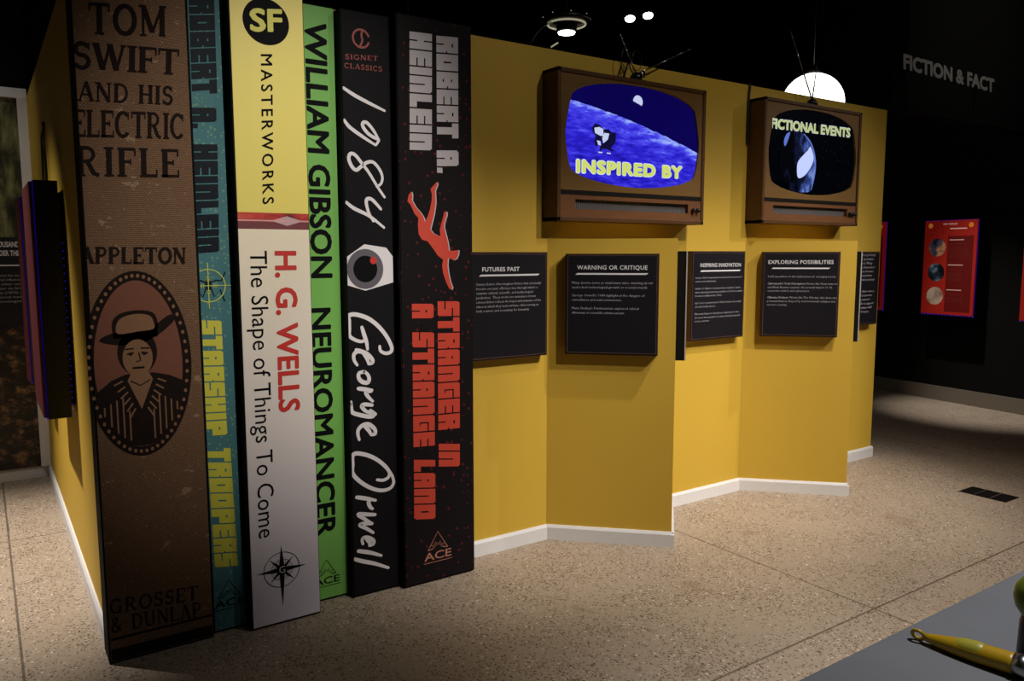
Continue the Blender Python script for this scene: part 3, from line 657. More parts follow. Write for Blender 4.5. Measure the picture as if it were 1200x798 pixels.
m = MB(); d2 = d1 + .0006
disc(m, T(-.005, .026), .053, .072, F, d2, 32)
flat(m, [[T(-.03, -.03), T(.03, -.03), T(.045, -.06), T(.0, -.175), T(-.045, -.06)]], F, d2 - .0003)
flat(m, [smooth([T(-.07, .122), T(-.072, .16), T(-.05, .185), T(.0, .196), T(.045, .187), T(.058, .16), T(.056, .135), T(.0, .128)], 3, True)], F, d2)
for k in range(-6, 7):
    if abs(k) < 2: continue
    xx = k * .0215; top = -.085 - .012 * abs(k) if abs(k) > 3 else -.12 - (.06 if abs(k) == 2 else 0); bot = -.05 - .255 * math.sqrt(max(0, 1 - (xx / .155) ** 2))
    if bot < top: ribbon(m, [T(xx, top), T(xx, bot)], .0055, F, d2, caps=False)
for k in range(6):
    for s in (-1, 1): ribbon(m, [T(s * (.062 - k * .008), -.06 - k * .022), T(s * (.092 - k * .010), -.075 - k * .026)], .006, F, d2, caps=False)
part_text(md, 'figure_tan_areas', m, M['cloth_tan'])
m = MB(); d3 = d2 + .0006
for s in (-1, 1):
    ribbon(m, [T(-.005 + s * .034, .043), T(-.005 + s * .016, .046)], .007, F, d3); ribbon(m, [T(-.005 + s * .042, .062), T(-.005 + s * .014, .063)], .005, F, d3)
[disc(m, T(-.005 + s * .024, .040), .006, .0045, F, d3 + .0002, 12) for s in (-1, 1)]; ribbon(m, [T(.0, .045), T(.004, .015), T(-.01, .012)], .005, F, d3); ribbon(m, [T(-.022, -.012), T(.014, -.012)], .008, F, d3)
ribbon(m, [T(-.034, -.062), T(.0, -.082), T(.034, -.062)], .004, F, d3)
part_text(md, 'figure_face_marks', m, M['cloth_ink'])

# 2 teal
r, F = book('book_spine', .727, .868, 3.322, 2.665, M['teal'], 'narrow giant book spine in dotted teal with a yellow crosshair and yellow title lettering')
for s, k in (('ROBERT', 'sROB'), ('A.', 'sA'), ('HEINLEIN', 'sHEI')): part_text(r, 'author_lettering', block_text(MB(), s, *vline(k), F), M['teal_ink'])
for k in ('STARSHIP', 'TROOPERS'): part_text(r, 'title_lettering', block_text(MB(), k, *vline(k), F), M['yellow_ink'], 'yellow title lettering')
m = MB(); c = D['cross'][0]
for s in (-1, 1):
    ribbon(m, [(c[0] + s * .008, c[1] + .012), (c[0] + s * .03, c[1] + .022), (c[0] + s * .052, c[1] + .02), (c[0] + s * .068, c[1] + .055)], .0055, F, caps=False)
    ribbon(m, [(c[0] + s * .008, c[1] - .005), (c[0] + s * .022, c[1] - .045), (c[0] + s * .045, c[1] - .015), (c[0] + s * .062, c[1] - .065)], .0055, F, caps=False)
disc(m, (c[0], c[1] + .004), .012, .028, F)
part_text(r, 'insect_emblem', m, M['teal_ink'], 'dark insect emblem')
m = MB(); ribbon(m, [(c[0] + .066 * math.cos(2 * PI * k / 40), c[1] + .066 * math.sin(2 * PI * k / 40)) for k in range(40)], .004, F, EPS + .0006, closed=True)
ribbon(m, [(c[0], c[1] + .092), (c[0], c[1] - .092)], .0035, F, EPS + .0006); ribbon(m, [(c[0] - .03, c[1]), (c[0] + .088, c[1])], .003, F, EPS + .0006)
for s in (-1, 1):
    for k in (.02, .026, .032):
        ribbon(m, [(c[0] + s * k, c[1] - .008), (c[0] + s * k, c[1] + .008)], .002, F, EPS + .0006, caps=False); ribbon(m, [(c[0] - .008, c[1] + s * k), (c[0] + .008, c[1] + s * k)], .002, F, EPS + .0006, caps=False)
part_text(r, 'crosshair_emblem', m, M['lime_line'], 'pale lime crosshair ring')
m = MB(); logo(m, F, .797, .100, .125, -.0); part_text(r, 'publisher_emblem', m, M['teal_ink'])

# 3 yellow and white
r, F = book('book_spine', .868, 1.172, 3.252, 2.72, M['sf'], 'giant book spine, yellow above and white below, with red author lettering and a compass star')
cc = D['SFc'][0]; m = MB(); disc(m, cc, .093, .09, F, EPS, 48); part_text(r, 'round_badge', m, M['ink'], 'black round badge')
m = MB(); text_in(m, 'SF', (.950, 2.480), (.950, 2.570), (1.082, 2.497), F, .035, EPS + .0006); part_text(r, 'badge_lettering', m, M['yellow_ink'])
m = MB(); q = D['MASTER']; text_in(m, 'MASTERWORKS', q[0], q[1], q[2], F, .012, spacing=1.35); part_text(r, 'series_lettering', m, M['ink'])
m = MB(); q = D['WELLS']; text_in(m, 'H. G. WELLS', q[0], q[1], q[2], F, .030); part_text(r, 'author_lettering', m, M['red_ink'], 'bold red author lettering')
m = MB(); q = D['Shape']; text_in(m, 'The Shape of Things To Come', q[0], q[1], q[2], F, .0, spacing=1.02); part_text(r, 'title_lettering', m, M['ink'])
m = MB(); c = (1.003, .246)
ribbon(m, [(c[0] + .077 * math.cos(2 * PI * k / 48), c[1] + .077 * math.sin(2 * PI * k / 48)) for k in range(48)], .0028, F, closed=True)
ribbon(m, [(c[0] + .046 * math.cos(2 * PI * k / 40), c[1] + .046 * math.sin(2 * PI * k / 40)) for k in range(40)], .0015, F, closed=True)
for k in range(24):
    a = 2 * PI * k / 24; ribbon(m, [(c[0] + .03 * math.cos(a), c[1] + .03 * math.sin(a)), (c[0] + .045 * math.cos(a + .12), c[1] + .045 * math.sin(a + .12))], .0015, F, caps=False)
for k in range(8):
    a = PI / 2 - k * PI / 4; L = (.108, .075, .109, .075, .162, .075, .109, .075)[k]; wv = .017 if k % 2 == 0 else .011
    flat(m, [[(c[0] + L * math.cos(a), c[1] + L * math.sin(a)), (c[0] + wv * math.cos(a + .785) , c[1] + wv * math.sin(a + .785)), c, (c[0] + wv * math.cos(a - .785), c[1] + wv * math.sin(a - .785))]], F, EPS + .0002)
disc(m, c, .022, .022, F, EPS + .0006, 24)
st = part_text(r, 'compass_emblem', m, M['ink'], 'black compass star emblem')
m = MB(); text_in(m, 'G', (c[0] - .012, c[1] - .015), (c[0] - .012, c[1] + .015), (c[0] + .014, c[1] - .015), F, 0, EPS + .0012); part_text(st, 'emblem_letter', m, M['pale_ink'])

# 4 green
r, F = book('book_spine', 1.172, 1.350, 3.365, 2.667, M['green'], 'narrow bright green giant book spine with black sideways capitals')
def clip(k, xmin):
    return k
m = MB(); q = D['GIB']; text_in(m, 'WILLIAM GIBSON', (1.214, q[0][1]), (1.313, q[0][1]), (1.212, q[2][1]), F, .030, spacing=1.0); part_text(r, 'author_lettering', m, M['ink'])
m = MB(); q = D['NEU']; text_in(m, 'NEUROMANCER', (1.204, q[0][1]), (1.298, q[0][1]), (1.2, q[2][1]), F, .030); part_text(r, 'title_lettering', m, M['ink'])
m = MB(); logo(m, F, 1.245, .072, .125); part_text(r, 'publisher_emblem', m, M['ink'])

# 5 black with handwriting
r, F = book('book_spine', 1.352, 1.588, 3.312, 2.655, M['book_black'], 'black giant book spine with white handwritten lettering and a large staring eye')
def hand(keys, w):
    m = MB()
    for k in keys:
        for s in D[k]:
            # keep the strokes inside the face that is seen
            P = [(max(1.362, a), b) for a, b in s]; P = smooth(P, 5); n = len(P)
            ribbon(m, P, [w * (.75 + .35 * math.sin(PI * min(1, (i + 2) / n))) for i in range(n)], F)
    return m
part_text(r, 'title_lettering', hand(['h1984'], .015), M['white_ink'], 'white handwritten numerals')
part_text(r, 'author_lettering', hand(['hGeo', 'hOrw'], .018), M['white_ink'], 'white handwritten author lettering')
m = MB(); E = D['eye']; flat(m, [[(max(1.36, a), b) for a, b in E[:3]] + [(1.584, 1.589), (1.583, 1.471)] + [(max(1.36, a), b) for a, b in E[5:]]], F); ey = part_text(r, 'eye_emblem', m, M['white_ink'], 'white eye emblem')
m = MB(); disc(m, (1.446, 1.534), .088, .090, F, EPS + .0006, 40); part_text(ey, 'iris', m, M['iris'])
m = MB(); disc(m, (1.446, 1.534), .058, .060, F, EPS + .0012, 36); part_text(ey, 'pupil', m, M['ink'])
m = MB(); disc(m, (1.485, 1.572), .0165, .0165, F, EPS + .0018, 24); part_text(ey, 'red_glint', m, M['red_ink'], 'small red disc')
m = MB(); c = D['signet'][0]
ribbon(m, arcpts(c[0], c[1], .038, .038, 22, 338, 28), .009, F); ribbon(m, smooth([(c[0] + .006, c[1] + .036), (c[0] + .002, c[1] + .012), (c[0] + .006, c[1] - .008), (c[0] - .006, c[1] - .036)], 4), .009, F)
part_text(r, 'publisher_emblem', m, M['dull_red_ink'], 'dull red round emblem')
m = MB(); part_text(r, 'publisher_lettering', serif_text(MB(), 'SIGNET', (1.372, 2.443), (1.372, 2.464), (1.528, 2.455), F, .12), M['dull_red_ink']); serif_text(m, 'CLASSICS', (1.368, 2.405), (1.368, 2.427), (1.547, 2.411), F, .12); part_text(r, 'publisher_lettering', m, M['dull_red_ink'])

# 6 black with red dots
r, F = book('book_spine', 1.598, 1.99, 3.27, 2.667, M['dots'], 'giant black book spine speckled with dark red dots, with a red falling figure')
for s, k in (('ROBERT', 'rROB'), ('A', 'rA'), ('HEINLEIN', 'rHEI')):
    m = block_text(MB(), s, *vline(k), F)
    if s == 'A': flat(m, [[(1.797, 2.002), (1.797, 1.978), (1.826, 1.978), (1.826, 2.002)]], F)
    part_text(r, 'author_lettering', m, M['pale_ink'], 'pale grey block lettering')
for s, k in (('STRANGER', 'rSTR'), ('IN', 'rIN'), ('A', 'rA2'), ('STRANGE', 'rSTRANGE'), ('LAND', 'rLAND')): part_text(r, 'title_lettering', block_text(MB(), s, *vline(k), F), M['orange_ink'], 'red block lettering')
m = MB(); flat(m, [[(a + .005, b - .001) for a, b in D['diver']]], F, EPS); dv = part_text(r, 'falling_figure', m, M['pale_ink'], 'pale edge of the falling figure')
m = MB(); flat(m, [[(a - .001, b) for a, b in D['diver']]], F, EPS + .0008); part_text(dv, 'figure_fill', m, M['orange_ink'], 'red falling figure')
m = MB(); logo(m, F, 1.778, .102, .15, .0); part_text(r, 'publisher_emblem', m, M['pink_ink'], 'salmon triangle emblem')

# ------------------------------------------------------------------ signs
def sign(F, a0, a1, z0, z1, label, heading=None, hx=None, bar=None, lines=(), th=.05, body_h=.0125, edge='sign_edge'):
    c = F((a0 + a1) / 2, z0, 0); r = empty('text_sign', c, label, 'sign', 'black text signs on the yellow wall')
    fr = MB(); fr.slab([(a0, z0), (a1, z0), (a1, z1), (a0, z1)], F, .0005, th); fr.build('backing_board', M[edge], r)
    b = .006; fc = MB(); fc.slab([(a0 + b, z0 + b), (a1 - b, z0 + b), (a1 - b, z1 - b), (a0 + b, z1 - b)], F, th, th + .004); fc.build('sign_face', M['sign_face'], r)
    e = .011; ln = MB(); q = [(a0 + e, z0 + e), (a1 - e, z0 + e), (a1 - e, z1 - e), (a0 + e, z1 - e)]
    ribbon(ln, q + [q[0]], .0022, F, th + .0048, caps=False); ln.build('border_line', M['sign_line'], r, fix=False)
    dd = th + .0052
    if heading:
        m = MB(); text_in(m, heading, (a0 + hx[0], hx[2]), (a0 + hx[0], hx[2] + hx[3]), (a0 + hx[1], hx[2]), F, .010 if len(heading) == 20 else .016 if len(heading) > 18 else .026, dd, spacing=1.08); m.build('heading_lettering', M['sign_text'], r, fix=False)
        m = MB(); s = .006; flat(m, [[(a0 + bar[0], bar[2] - .0045), (a0 + bar[1] - s, bar[2] - .0045), (a0 + bar[1] + s, bar[2] + .0045), (a0 + bar[0] + 2 * s, bar[2] + .0045)]], F, dd); m.build('heading_rule', M['sign_text'], r, fix=False)
    if lines:
        m = MB()
        for ent in lines:
            (a, z, w, s) = ent[:4]; bold = ent[4] if len(ent) > 4 else .004
            text_line(m, s, a0 + a, z, body_h, F, bold, w, dd, res=1)
        m.build('body_lettering', M['sign_small'], r, fix=False)
    return r
FW = face_y(WY)
z = 1.462
LA = []
for i, (w, s) in enumerate(((.405, 'Science fiction often imagines futures that eventually'), (.385, 'become our past, offering a lens through which to'), (.352, 'examine cultural, scientific, and technological'), (.370, 'predictions.  These works are reminders of how'), (.405, 'science fiction reflects the hopes and anxieties of the'), (.388, 'times in which they were written, often serving as'), (.330, 'both a mirror and a roadmap for humanity.'))): LA.append((.042, 1.442 - i * .0228, w, s))
sign(FW, 2.03, 2.522, 1.056, 1.611, 'black text sign partly behind the dotted black book spine, with a seven-line paragraph', 'FUTURES PAST', (.078, .308, 1.512, .022), (.058, .432, 1.492), LA, th=.056)
FB = face_dir(2.565, WY, 1, -1)
LB = [(.035, 1.442, .425, 'Many stories serve as cautionary tales, warning about'), (.035, 1.418, .40, 'unchecked technological growth or societal trends.'), (.035, 1.375, .385, "George Orwell's 1984 highlighted the dangers of"), (.035, 1.351, .265, 'surveillance and authoritarianism.'), (.035, 1.306, .355, "Mary Shelley's Frankenstein explored ethical"), (.035, 1.282, .28, 'dilemmas in scientific advancement.')]
sign(FB, .107, .60, 1.062, 1.602, 'black text sign with three short paragraphs on the left wedge plinth, facing the viewer', 'WARNING OR CRITIQUE', (.062, .432, 1.518, .022), (.052, .432, 1.495), LB, th=.056)
LC = [(.035, 1.447, .43, 'Science fiction has inspired real-world inventions to'), (.035, 1.425, .19, 'create new technologies.'), (.035, 1.380, .42, "Arthur C. Clarke's Communications Satellites: Clarke"), (.035, 1.357, .44, 'wrote about geostationary satellites in his fiction, which'), (.035, 1.335, .245, 'became a reality in the 1960s.'), (.035, 1.290, .43, "Star Trek's Communicators: Helped inspire the design"), (.035, 1.267, .19, 'of early mobile phones.'), (.035, 1.222, .41, 'Minority Report: Interfaces depicted in this'), (.035, 1.199, .42, 'the movie have parallels to today in touchscreens and'), (.035, 1.177, .13, 'motion sensors.')]
sign(FW, 3.627, 4.125, 1.06, 1.617, 'black text sign with four paragraphs on the flat wall between the two wedge plinths', 'INSPIRING INNOVATION', (.075, .452, 1.518, .024), (.075, .446, 1.494), LC, th=.056, body_h=.0115)
FD = face_dir(4.195, WY, 1, -1)
LD = [(.035, 1.448, .42, 'Sci-Fi speculates on the implications of  emerging trends.'), (.035, 1.402, .235, "Cyberpunk's Tech Disruption:", .025), (.275, 1.402, .19, 'Movies like Neuromancer'), (.035, 1.378, .40, 'and Blade Runner examine the societal impact of  AI,'), (.035, 1.355, .26, 'corporate control, and cybernetics.'), (.035, 1.312, .13, 'Climate Fiction:', .025), (.172, 1.312, .295, 'Works like The Windup Girl delve into'), (.035, 1.288, .42, 'potential futures shaped by environmental collapse and'), (.035, 1.264, .125, 'resource scarcity.')]
sign(FD, .105, .582, 1.062, 1.613, 'black text sign with two bold-led paragraphs on the right wedge plinth', 'EXPLORING POSSIBILITIES', (.035, .435, 1.535, .024), (.055, .412, 1.507), LD, th=.056)
LE = []
for i, s in enumerate(('Science fiction often portrays', 'the future through speculative', 'lens of predictions. Many', 'aspects of societal advancement', 'in science fiction have become', 'less a result of  inspiration', 'and reality rather than prophecy.')): LE.append((.03, 1.583 - i * .0305, .40 - .02 * (i % 3), s, .012))
for i, s in enumerate(('Dystopian fiction often comes', 'as a warning tone and narrative', 'about the scientific development', 'and how it often fails to support', 'a life after the human will', 'in the act of hope.')): LE.append((.03, 1.312 - i * .0305, .40 - .025 * (i % 3), s, .012))
sign(FW, 5.18, 5.672, 1.066, 1.616, 'black text sign at the far right end of the flat wall, its left half hidden', None, None, None, LE, th=.056, body_h=.017)
# the signs on the turned-away faces, seen edge-on
for (x, lab) in ((2.565, 'black text sign seen edge-on on the turned-away face of the left wedge plinth'), (4.195, 'black text sign seen edge-on on the turned-away face of the right wedge plinth')):
    FX = face_dir(x + .49, WY - .49, 1, 1)
    r = sign(FX, .10, .59, 1.02, 1.615, lab, th=.052, edge='black')
    mm = MB(); mm.slab([(.099, 1.02), (.10, 1.02), (.10, 1.615), (.099, 1.615)], FX, .050, .056); o = mm.build('front_lamination', M['sign_small'], r); o['label'] = 'pale front edge of the board'

# ------------------------------------------------------------------ televisions
HW, HH = .503, .277
SC = [(0, .277), (.11, .275), (.21, .266), (.31, .250), (.395, .225), (.45, .195), (.468, .165), (.487, .09), (.503, 0), (.498, -.08), (.485, -.15), (.468, -.195), (.445, -.215), (.36, -.243), (.25, -.262), (.12, -.275), (0, -.279)]
def screen_outline(cx, cz, sx=1, sy=1):
    R = [Vector((cx + a * sx, cz + b * sy)) for a, b in SC]; L = [Vector((cx - a * sx, cz + b * sy)) for a, b in SC[1:-1]][::-1]
    return R + L
def television(x0, x1, z0, z1, yf, label, scr, caption_parts):
    r = empty('television', ((x0 + x1) / 2, WY, z0), label, 'television', 'wooden televisions on the yellow wall')
    W = x1 - x0; H = z1 - z0; F = face_y(yf); b = .022
    c = MB(); c.box(x0, x1, yf, WY - .001, z0, z0 + b, .003); c.box(x0, x1, yf, WY - .001, z1 - b, z1, .003)
    c.box(x0, x0 + b, yf, WY - .001, z0, z1, .003); c.box(x1 - b, x1, yf, WY - .001, z0, z1, .003); c.box(x0 + b, x1 - b, yf + .05, WY - .001, z0 + b, z1 - b)
    c.build('cabinet', M['wood_case'], r)
    # front panel with the screen opening (a ring around the outline)
    cx = (x0 + x1) / 2 + .006; cz = z0 + H * .603; sx = W / 1.109; out = smooth(screen_outline(cx, cz, sx, 1), 2, True)
    gz = z0 + .19 * H; n = len(out)
    fx0, fx1, fz0, fz1 = x0 + b, x1 - b, gz + .012, z1 - b
    def edge(p):
        d = Vector(p) - Vector((cx, cz)); t = 1e9
        if d.x > 1e-6: t = min(t, (fx1 - cx) / d.x)
        if d.x < -1e-6: t = min(t, (fx0 - cx) / d.x)
        if d.y > 1e-6: t = min(t, (fz1 - cz) / d.y)
        if d.y < -1e-6: t = min(t, (fz0 - cz) / d.y)
        return Vector((cx, cz)) + d * t
    ring = []
    for p in out: ring.append((p, edge(p)))
    corners = [Vector((fx1, fz1)), Vector((fx1, fz0)), Vector((fx0, fz0)), Vector((fx0, fz1))]
    m = MB()
    for i in range(n):
        (p, e), (p2, e2) = ring[i], ring[(i + 1) % n]
        poly = [p, p2, e2]
        for q in corners:
            if abs(e.x - e2.x) > 1e-6 and abs(e.y - e2.y) > 1e-6 and min(e.x, e2.x) - 1e-6 <= q.x <= max(e.x, e2.x) + 1e-6 and min(e.y, e2.y) - 1e-6 <= q.y <= max(e.y, e2.y) + 1e-6: poly.append(q)
        poly.append(e)
        m.add([F(q.x, q.y, -.008) for q in poly], [tuple(range(len(poly)))])
        m.add([F(p.x, p.y, -.008), F(p2.x, p2.y, -.008), F(p2.x, p2.y, -.024), F(p.x, p.y, -.024)], [(0, 1, 2, 3)])
    m.build('front_panel', M['wood_front'], r, fix=False)
    s = MB(); cent = F(cx, cz, -.012)
    k = 5; rings = []
    for j in range(k + 1):
        t = j / k; rings.append([F(cx + (p.x - cx) * t, cz + (p.y - cz) * t, -.020 + .008 * (1 - t * t)) for p in out])
    vs = []; fs = []
    for j in range(1, k + 1): vs += rings[j]
    vs.append(cent); ci = len(vs) - 1
    for i in range(n): fs.append((ci, i, (i + 1) % n))
    for j in range(k - 1):
        for i in range(n): fs.append((j * n + i, (j + 1) * n + i, (j + 1) * n + (i + 1) % n, j * n + (i + 1) % n))
    s.add(vs, fs, True); sc = s.build('screen', scr, r)
    g = MB(); g.box(x0 + b, x1 - b, yf + .004, yf + .02, gz - .010, gz + .014); g.build('groove_strip', M['knob'], r)
    lp = MB(); ga, gb = x0 + .112 * W, x0 + .885 * W; g0, g1 = z0 + .082 * H, z0 + .148 * H
    lx0, lx1, lz0, lz1 = x0 + b, x1 - b, z0 + b, gz - .010
    for (a, bb_, c_, d_) in ((lx0, lx1, lz0, g0), (lx0, lx1, g1, lz1), (lx0, ga, g0, g1), (gb, lx1, g0, g1)): lp.box(a, bb_, yf + .006, yf + .030, c_, d_)
    lp.build('control_panel', M['wood_lower'], r)
    gr = MB(); gr.box(ga, gb, yf + .030, yf + .036, g0, g1); gr.build('speaker_grille', M['grille'], r)
    for kx in (.918, .950) if W > 1.08 else (.905, .930, .955):
        kn = MB(); kn.lathe([(.010, 0), (.013, .003), (.012, .022), (.009, .026)], (x0 + kx * W, yf + .006, z0 + .105 * H), 16, (0, -1, 0)); kn.build('knob', M['knob'], r)
    caption_parts(sc, F, cx, cz, sx, r)
    return r

def cap1(sc, F, cx, cz, sx, r):
    d = -.0085
    for name, polys, mat in (('spacecraft_picture', [D['lander'][0], D['lander'][2]], 'pic_dark'), ('spacecraft_highlight', [D['lander'][1], D['lander'][3], D['lander'][4]], 'pic_white')):
        m = MB(); flat(m, polys, F, d if name == 'spacecraft_picture' else d + .0006)
        if name == 'spacecraft_highlight':
            for a, b in ((2.81, 2.15), (2.87, 2.15)): flat(m, [[(a, b), (a + .03, b), (a + .028, b - .007), (a, b - .006)]], F, d + .0006)
        m.build(name, M[mat], sc, fix=False)
    m = MB(); c = D['tv1'][2]; flat(m, [[(c[0] + .036 * math.cos(a), c[1] + .034 * math.sin(a)) for a in [math.radians(-35 + 215 * i / 20) for i in range(21)]]], F, d); m.build('half_globe_picture', M['pic_white'], sc, fix=False)
    m = MB(); text_in(m, 'INSPIRED BY', (2.654, 2.026), (2.654, 2.104), (3.458, 2.036), F, .078, d + .0006, spacing=1.12); m.build('caption_outline', M['cap_edge'], sc, fix=False)
    m = MB(); text_in(m, 'INSPIRED BY', (2.660, 2.031), (2.660, 2.099), (3.452, 2.041), F, .058, d + .0012, spacing=1.12); m.build('caption_lettering', M['cap_fill'], sc, fix=False)
def cap2(sc, F, cx, cz, sx, r):
    d = -.0088
    m = MB(); flat(m, [smooth(D['planet'], 3, True)], F, d); m.build('planet_picture', M['planet'], sc, fix=False)
    m = MB(); flat(m, [smooth(D['planetlit'], 3, True)], F, d + .0006); m.build('bright_cloud_picture', M['planet_lit'], sc, fix=False)
    m = MB(); ribbon(m, smooth(D['rim'], 4), [.006 + .008 * math.sin(PI * i / 16) for i in range(17)], F, d + .0003, caps=False); m.build('rim_picture', M['planet_rim'], sc, fix=False)
    m = MB(); flat(m, [smooth(D['crescent'], 3, True)], F, d + .0003); m.build('crescent_picture', M['planet_rim'], sc, fix=False)
    def cutleft(m):
        bm = bmesh.new(); vv = [bm.verts.new(v) for v in m.v]
        for f in m.f:
            try: bm.faces.new([vv[i] for i in f])
            except ValueError: pass
        bmesh.ops.bisect_plane(bm, geom=bm.verts[:] + bm.edges[:] + bm.faces[:], plane_co=(4.262, 0, 0), plane_no=(-1, 0, 0), clear_outer=True)
        bm.verts.index_update(); k = MB(); k.add([v.co.copy() for v in bm.verts], [[v.index for v in f.verts] for f in bm.faces]); bm.free(); return k
    m = MB(); text_in(m, 'FICTIONAL EVENTS', (4.246, 2.398), (4.246, 2.464), (5.112, 2.408), F, .05, d + .0010, spacing=1.0); cutleft(m).build('caption_outline', M['cap_edge'], sc, fix=False)
    m = MB(); text_in(m, 'FICTIONAL EVENTS', (4.250, 2.401), (4.250, 2.461), (5.109, 2.411), F, .036, d + .0016, spacing=1.0); cutleft(m).build('caption_lettering', M['cap_fill2'], sc, fix=False)
television(2.528, 3.637, 1.775, 2.562, 3.30, 'wood-cased television with a lit blue lunar picture, above the left wedge plinth', M['scr1'], cap1)
television(4.178, 5.236, 1.797, 2.590, 3.30, 'wood-cased television with a mostly black starry picture, above the right wedge plinth', M['scr2'], cap2)

def rabbit_ears(c, tips, label, loops=False):
    r = empty('rabbit_ears_antenna', c, label, 'antenna')
    x, y, z = c
    b = MB(); b.box(x - .055, x + .055, y - .03, y + .03, z, z + .014, .004); b.lathe([(.036, 0), (.034, .02), (.022, .036), (.012, .042)], (x, y, z + .013), 20); b.build('base', M['knob'], r)
    for t in tips:
        d = Vector(t) - Vector((x, y, z + .045)); p0 = Vector((x, y, z + .045)); MB().tube([p0, p0 + d * .4], .0050, 8).tube([p0 + d * .4, p0 + d * .75], .0038, 8).tube([p0 + d * .75, p0 + d], .0028, 8).lathe([(.0015, -.004), (.0045, 0), (.0015, .004)], t, 10).build('rod', M['steel'], r)
    if loops:
        for s in (-1, 1):
            m = MB(); m.tube([(x - .035 + s * .04 + .035 * math.cos(a), y, z + .12 + .055 * math.sin(a)) for a in [2 * PI * i / 24 for i in range(24)]], .0022, 6, closed=True); m.build('wire_loop', M['dark_steel'], r)
        m = MB(); m.lathe([(.017, 0), (.020, .004), (.020, .01), (.006, .013)], (x + .018, y - .030, z + .042), 20, (.2, -1, .1)); m.build('tuning_dial', M['steel'], r)
        m = MB(); m.tube([(x - .01, y, z + .03), (x - .045, y, z + .07), (x - .055, y, z + .11)], .004, 6); m.build('stem', M['knob'], r)
        m = MB(); m.tube([(x - .05, y, z + .13), (x - .10, y, z + .004)], .006, 6); m.build('brace', M['knob'], r)
rabbit_ears((3.135, 3.37, 2.562), [(3.569, 3.38, 2.805), (3.022, 3.38, 2.806)], 'rabbit-ears antenna with wire loops on the television with the blue picture', True)
rabbit_ears((4.752, 3.37, 2.590), [(4.51, 3.38, 3.051), (4.806, 3.38, 2.889)], 'plain two-rod rabbit-ears antenna on the television with the starry picture')
m = MB(); m.tube(smooth([(4.19, 3.50, 2.69), (4.186, 3.45, 2.698), (4.178, 3.424, 2.676), (4.170, 3.424, 2.62), (4.166, 3.424, 2.50), (4.166, 3.424, 2.30)], 5), .007, 8)
tag(m.build('power_cord', M['rubber']), 'black cord hanging over the top of the wall beside the television with the starry picture', 'cord')

# ------------------------------------------------------------------ light boxes with red posters
def light_box(F, a0, a1, z0, z1, depth, label, group, detail=True, back_leds=False, dim=False):
    r = empty('light_box', F((a0 + a1) / 2, z0, 0), label, 'light box', group)
    MB().slab([(a0, z0), (a1, z0), (a1, z1), (a0, z1)], F, .022, depth).slab([(a0 + .05, z0 + .05), (a1 - .05, z0 + .05), (a1 - .05, z1 - .05), (a0 + .05, z1 - .05)], F, .0005, .022).build('box_body', M['box_body'], r)
    b = .008
    led = MB(); led.slab([(a0 + .004, z0 + .004), (a1 - .004, z0 + .004), (a1 - .004, z1 - .004), (a0 + .004, z1 - .004)], F, depth, depth + .006); led.build('led_strip', M['led_dim'] if dim else M['led'], r)
    f = MB(); f.slab([(a0 + b, z0 + b), (a1 - b, z0 + b), (a1 - b, z1 - b), (a0 + b, z1 - b)], F, depth + .006, depth + .018); pf = f.build('poster_face', M['red_shaded'] if dim else M['red_face'], r)
    dots = MB(); d = depth + .004
    for i in range(16):
        a = a0 + .01 + (a1 - a0 - .02) * i / 15; c = F(a, z0 - .001, d); dots.lathe([(.0015, -.002), (.0035, 0), (.0015, .002)], c, 6)
    dots.build('led_dots', M['rear_dot'] if dim else M['led_dot'], r)
    if back_leds:
        dd = MB()
        for i in range(26):
            zz = z0 + .015 + (z1 - z0 - .3) * (i / 25) ** 1.1; dd.lathe([(.001, -.003), (.003, 0), (.001, .003)], F(a0 - .001, zz, .016), 6)
        dd.build('rear_led_dots', M['rear_dot'], r)
    if detail:
        W = a1 - a0; H = z1 - z0; e = depth + .0186
        P = lambda u, v: (a0 + u * W, z1 - v * H)
        m = MB(); disc(m, P(.12, .06), .026, .026, F, e, 20); disc(m, P(.87, .06), .026, .026, F, e, 20); m.build('corner_disc', M['orange_dot'], pf, fix=False)
        m = MB(); flat(m, [[P(.46, .17), P(.93, .17), P(.93, .96), P(.46, .96)]], F, e); m.build('text_field', M['red_dark'], pf, fix=False)
        m = MB(); text_in(m, 'NEW WORLDS', P(.36, .055), P(.36, .036), P(.62, .055), F, .02, e); flat(m, [[P(.49, .1), P(.80, .1), P(.80, .088), P(.49, .088)]], F, e)
        for v in (.215, .475, .735): flat(m, [[P(.49, v), P(.76, v), P(.76, v - .008), P(.49, v - .008)]], F, e + .0006)
        m.build('poster_heading', M['poster_text'], pf, fix=False)
        m = MB()
        for v in (.255, .30, .318, .336, .354, .372, .39, .515, .56, .578, .596, .614, .632, .775, .82, .838, .856): flat(m, [[P(.49, v), P(.86 - .06 * ((v * 1000) % 3), v), P(.86 - .06 * ((v * 1000) % 3), v - .004), P(.49, v - .004)]], F, e + .0006)
        m.build('poster_small_print', M['poster_dim'], pf, fix=False)
        for v, mat in ((.29, 'poster_pic_sunset'), (.55, 'poster_pic_night'), (.80, 'poster_pic_pale')):
            m = MB(); disc(m, P(.27, v), .095, .095, F, e, 32); m.build('round_picture', M[mat], pf, fix=False)
    return r
GB = 'red poster light boxes on the dark right wall'
light_box(FR, -.40, .222, .955, 1.965, .165, 'red poster light box mostly hidden behind the right end of the yellow wall', GB)
light_box(FR, .69, 1.287, .950, 1.955, .165, 'red poster light box on the dark wall, the one fully in view', GB)
light_box(FR, 1.74, 2.34, .945, 1.950, .165, 'red poster light box cut off by the right edge of the photo', GB)
FS = lambda a, z, d=0: Vector((X0 - d, a, z))
def FSm(a, z, d=0): return Vector((X0 - d, 4.2 + 4.83 - a, z))
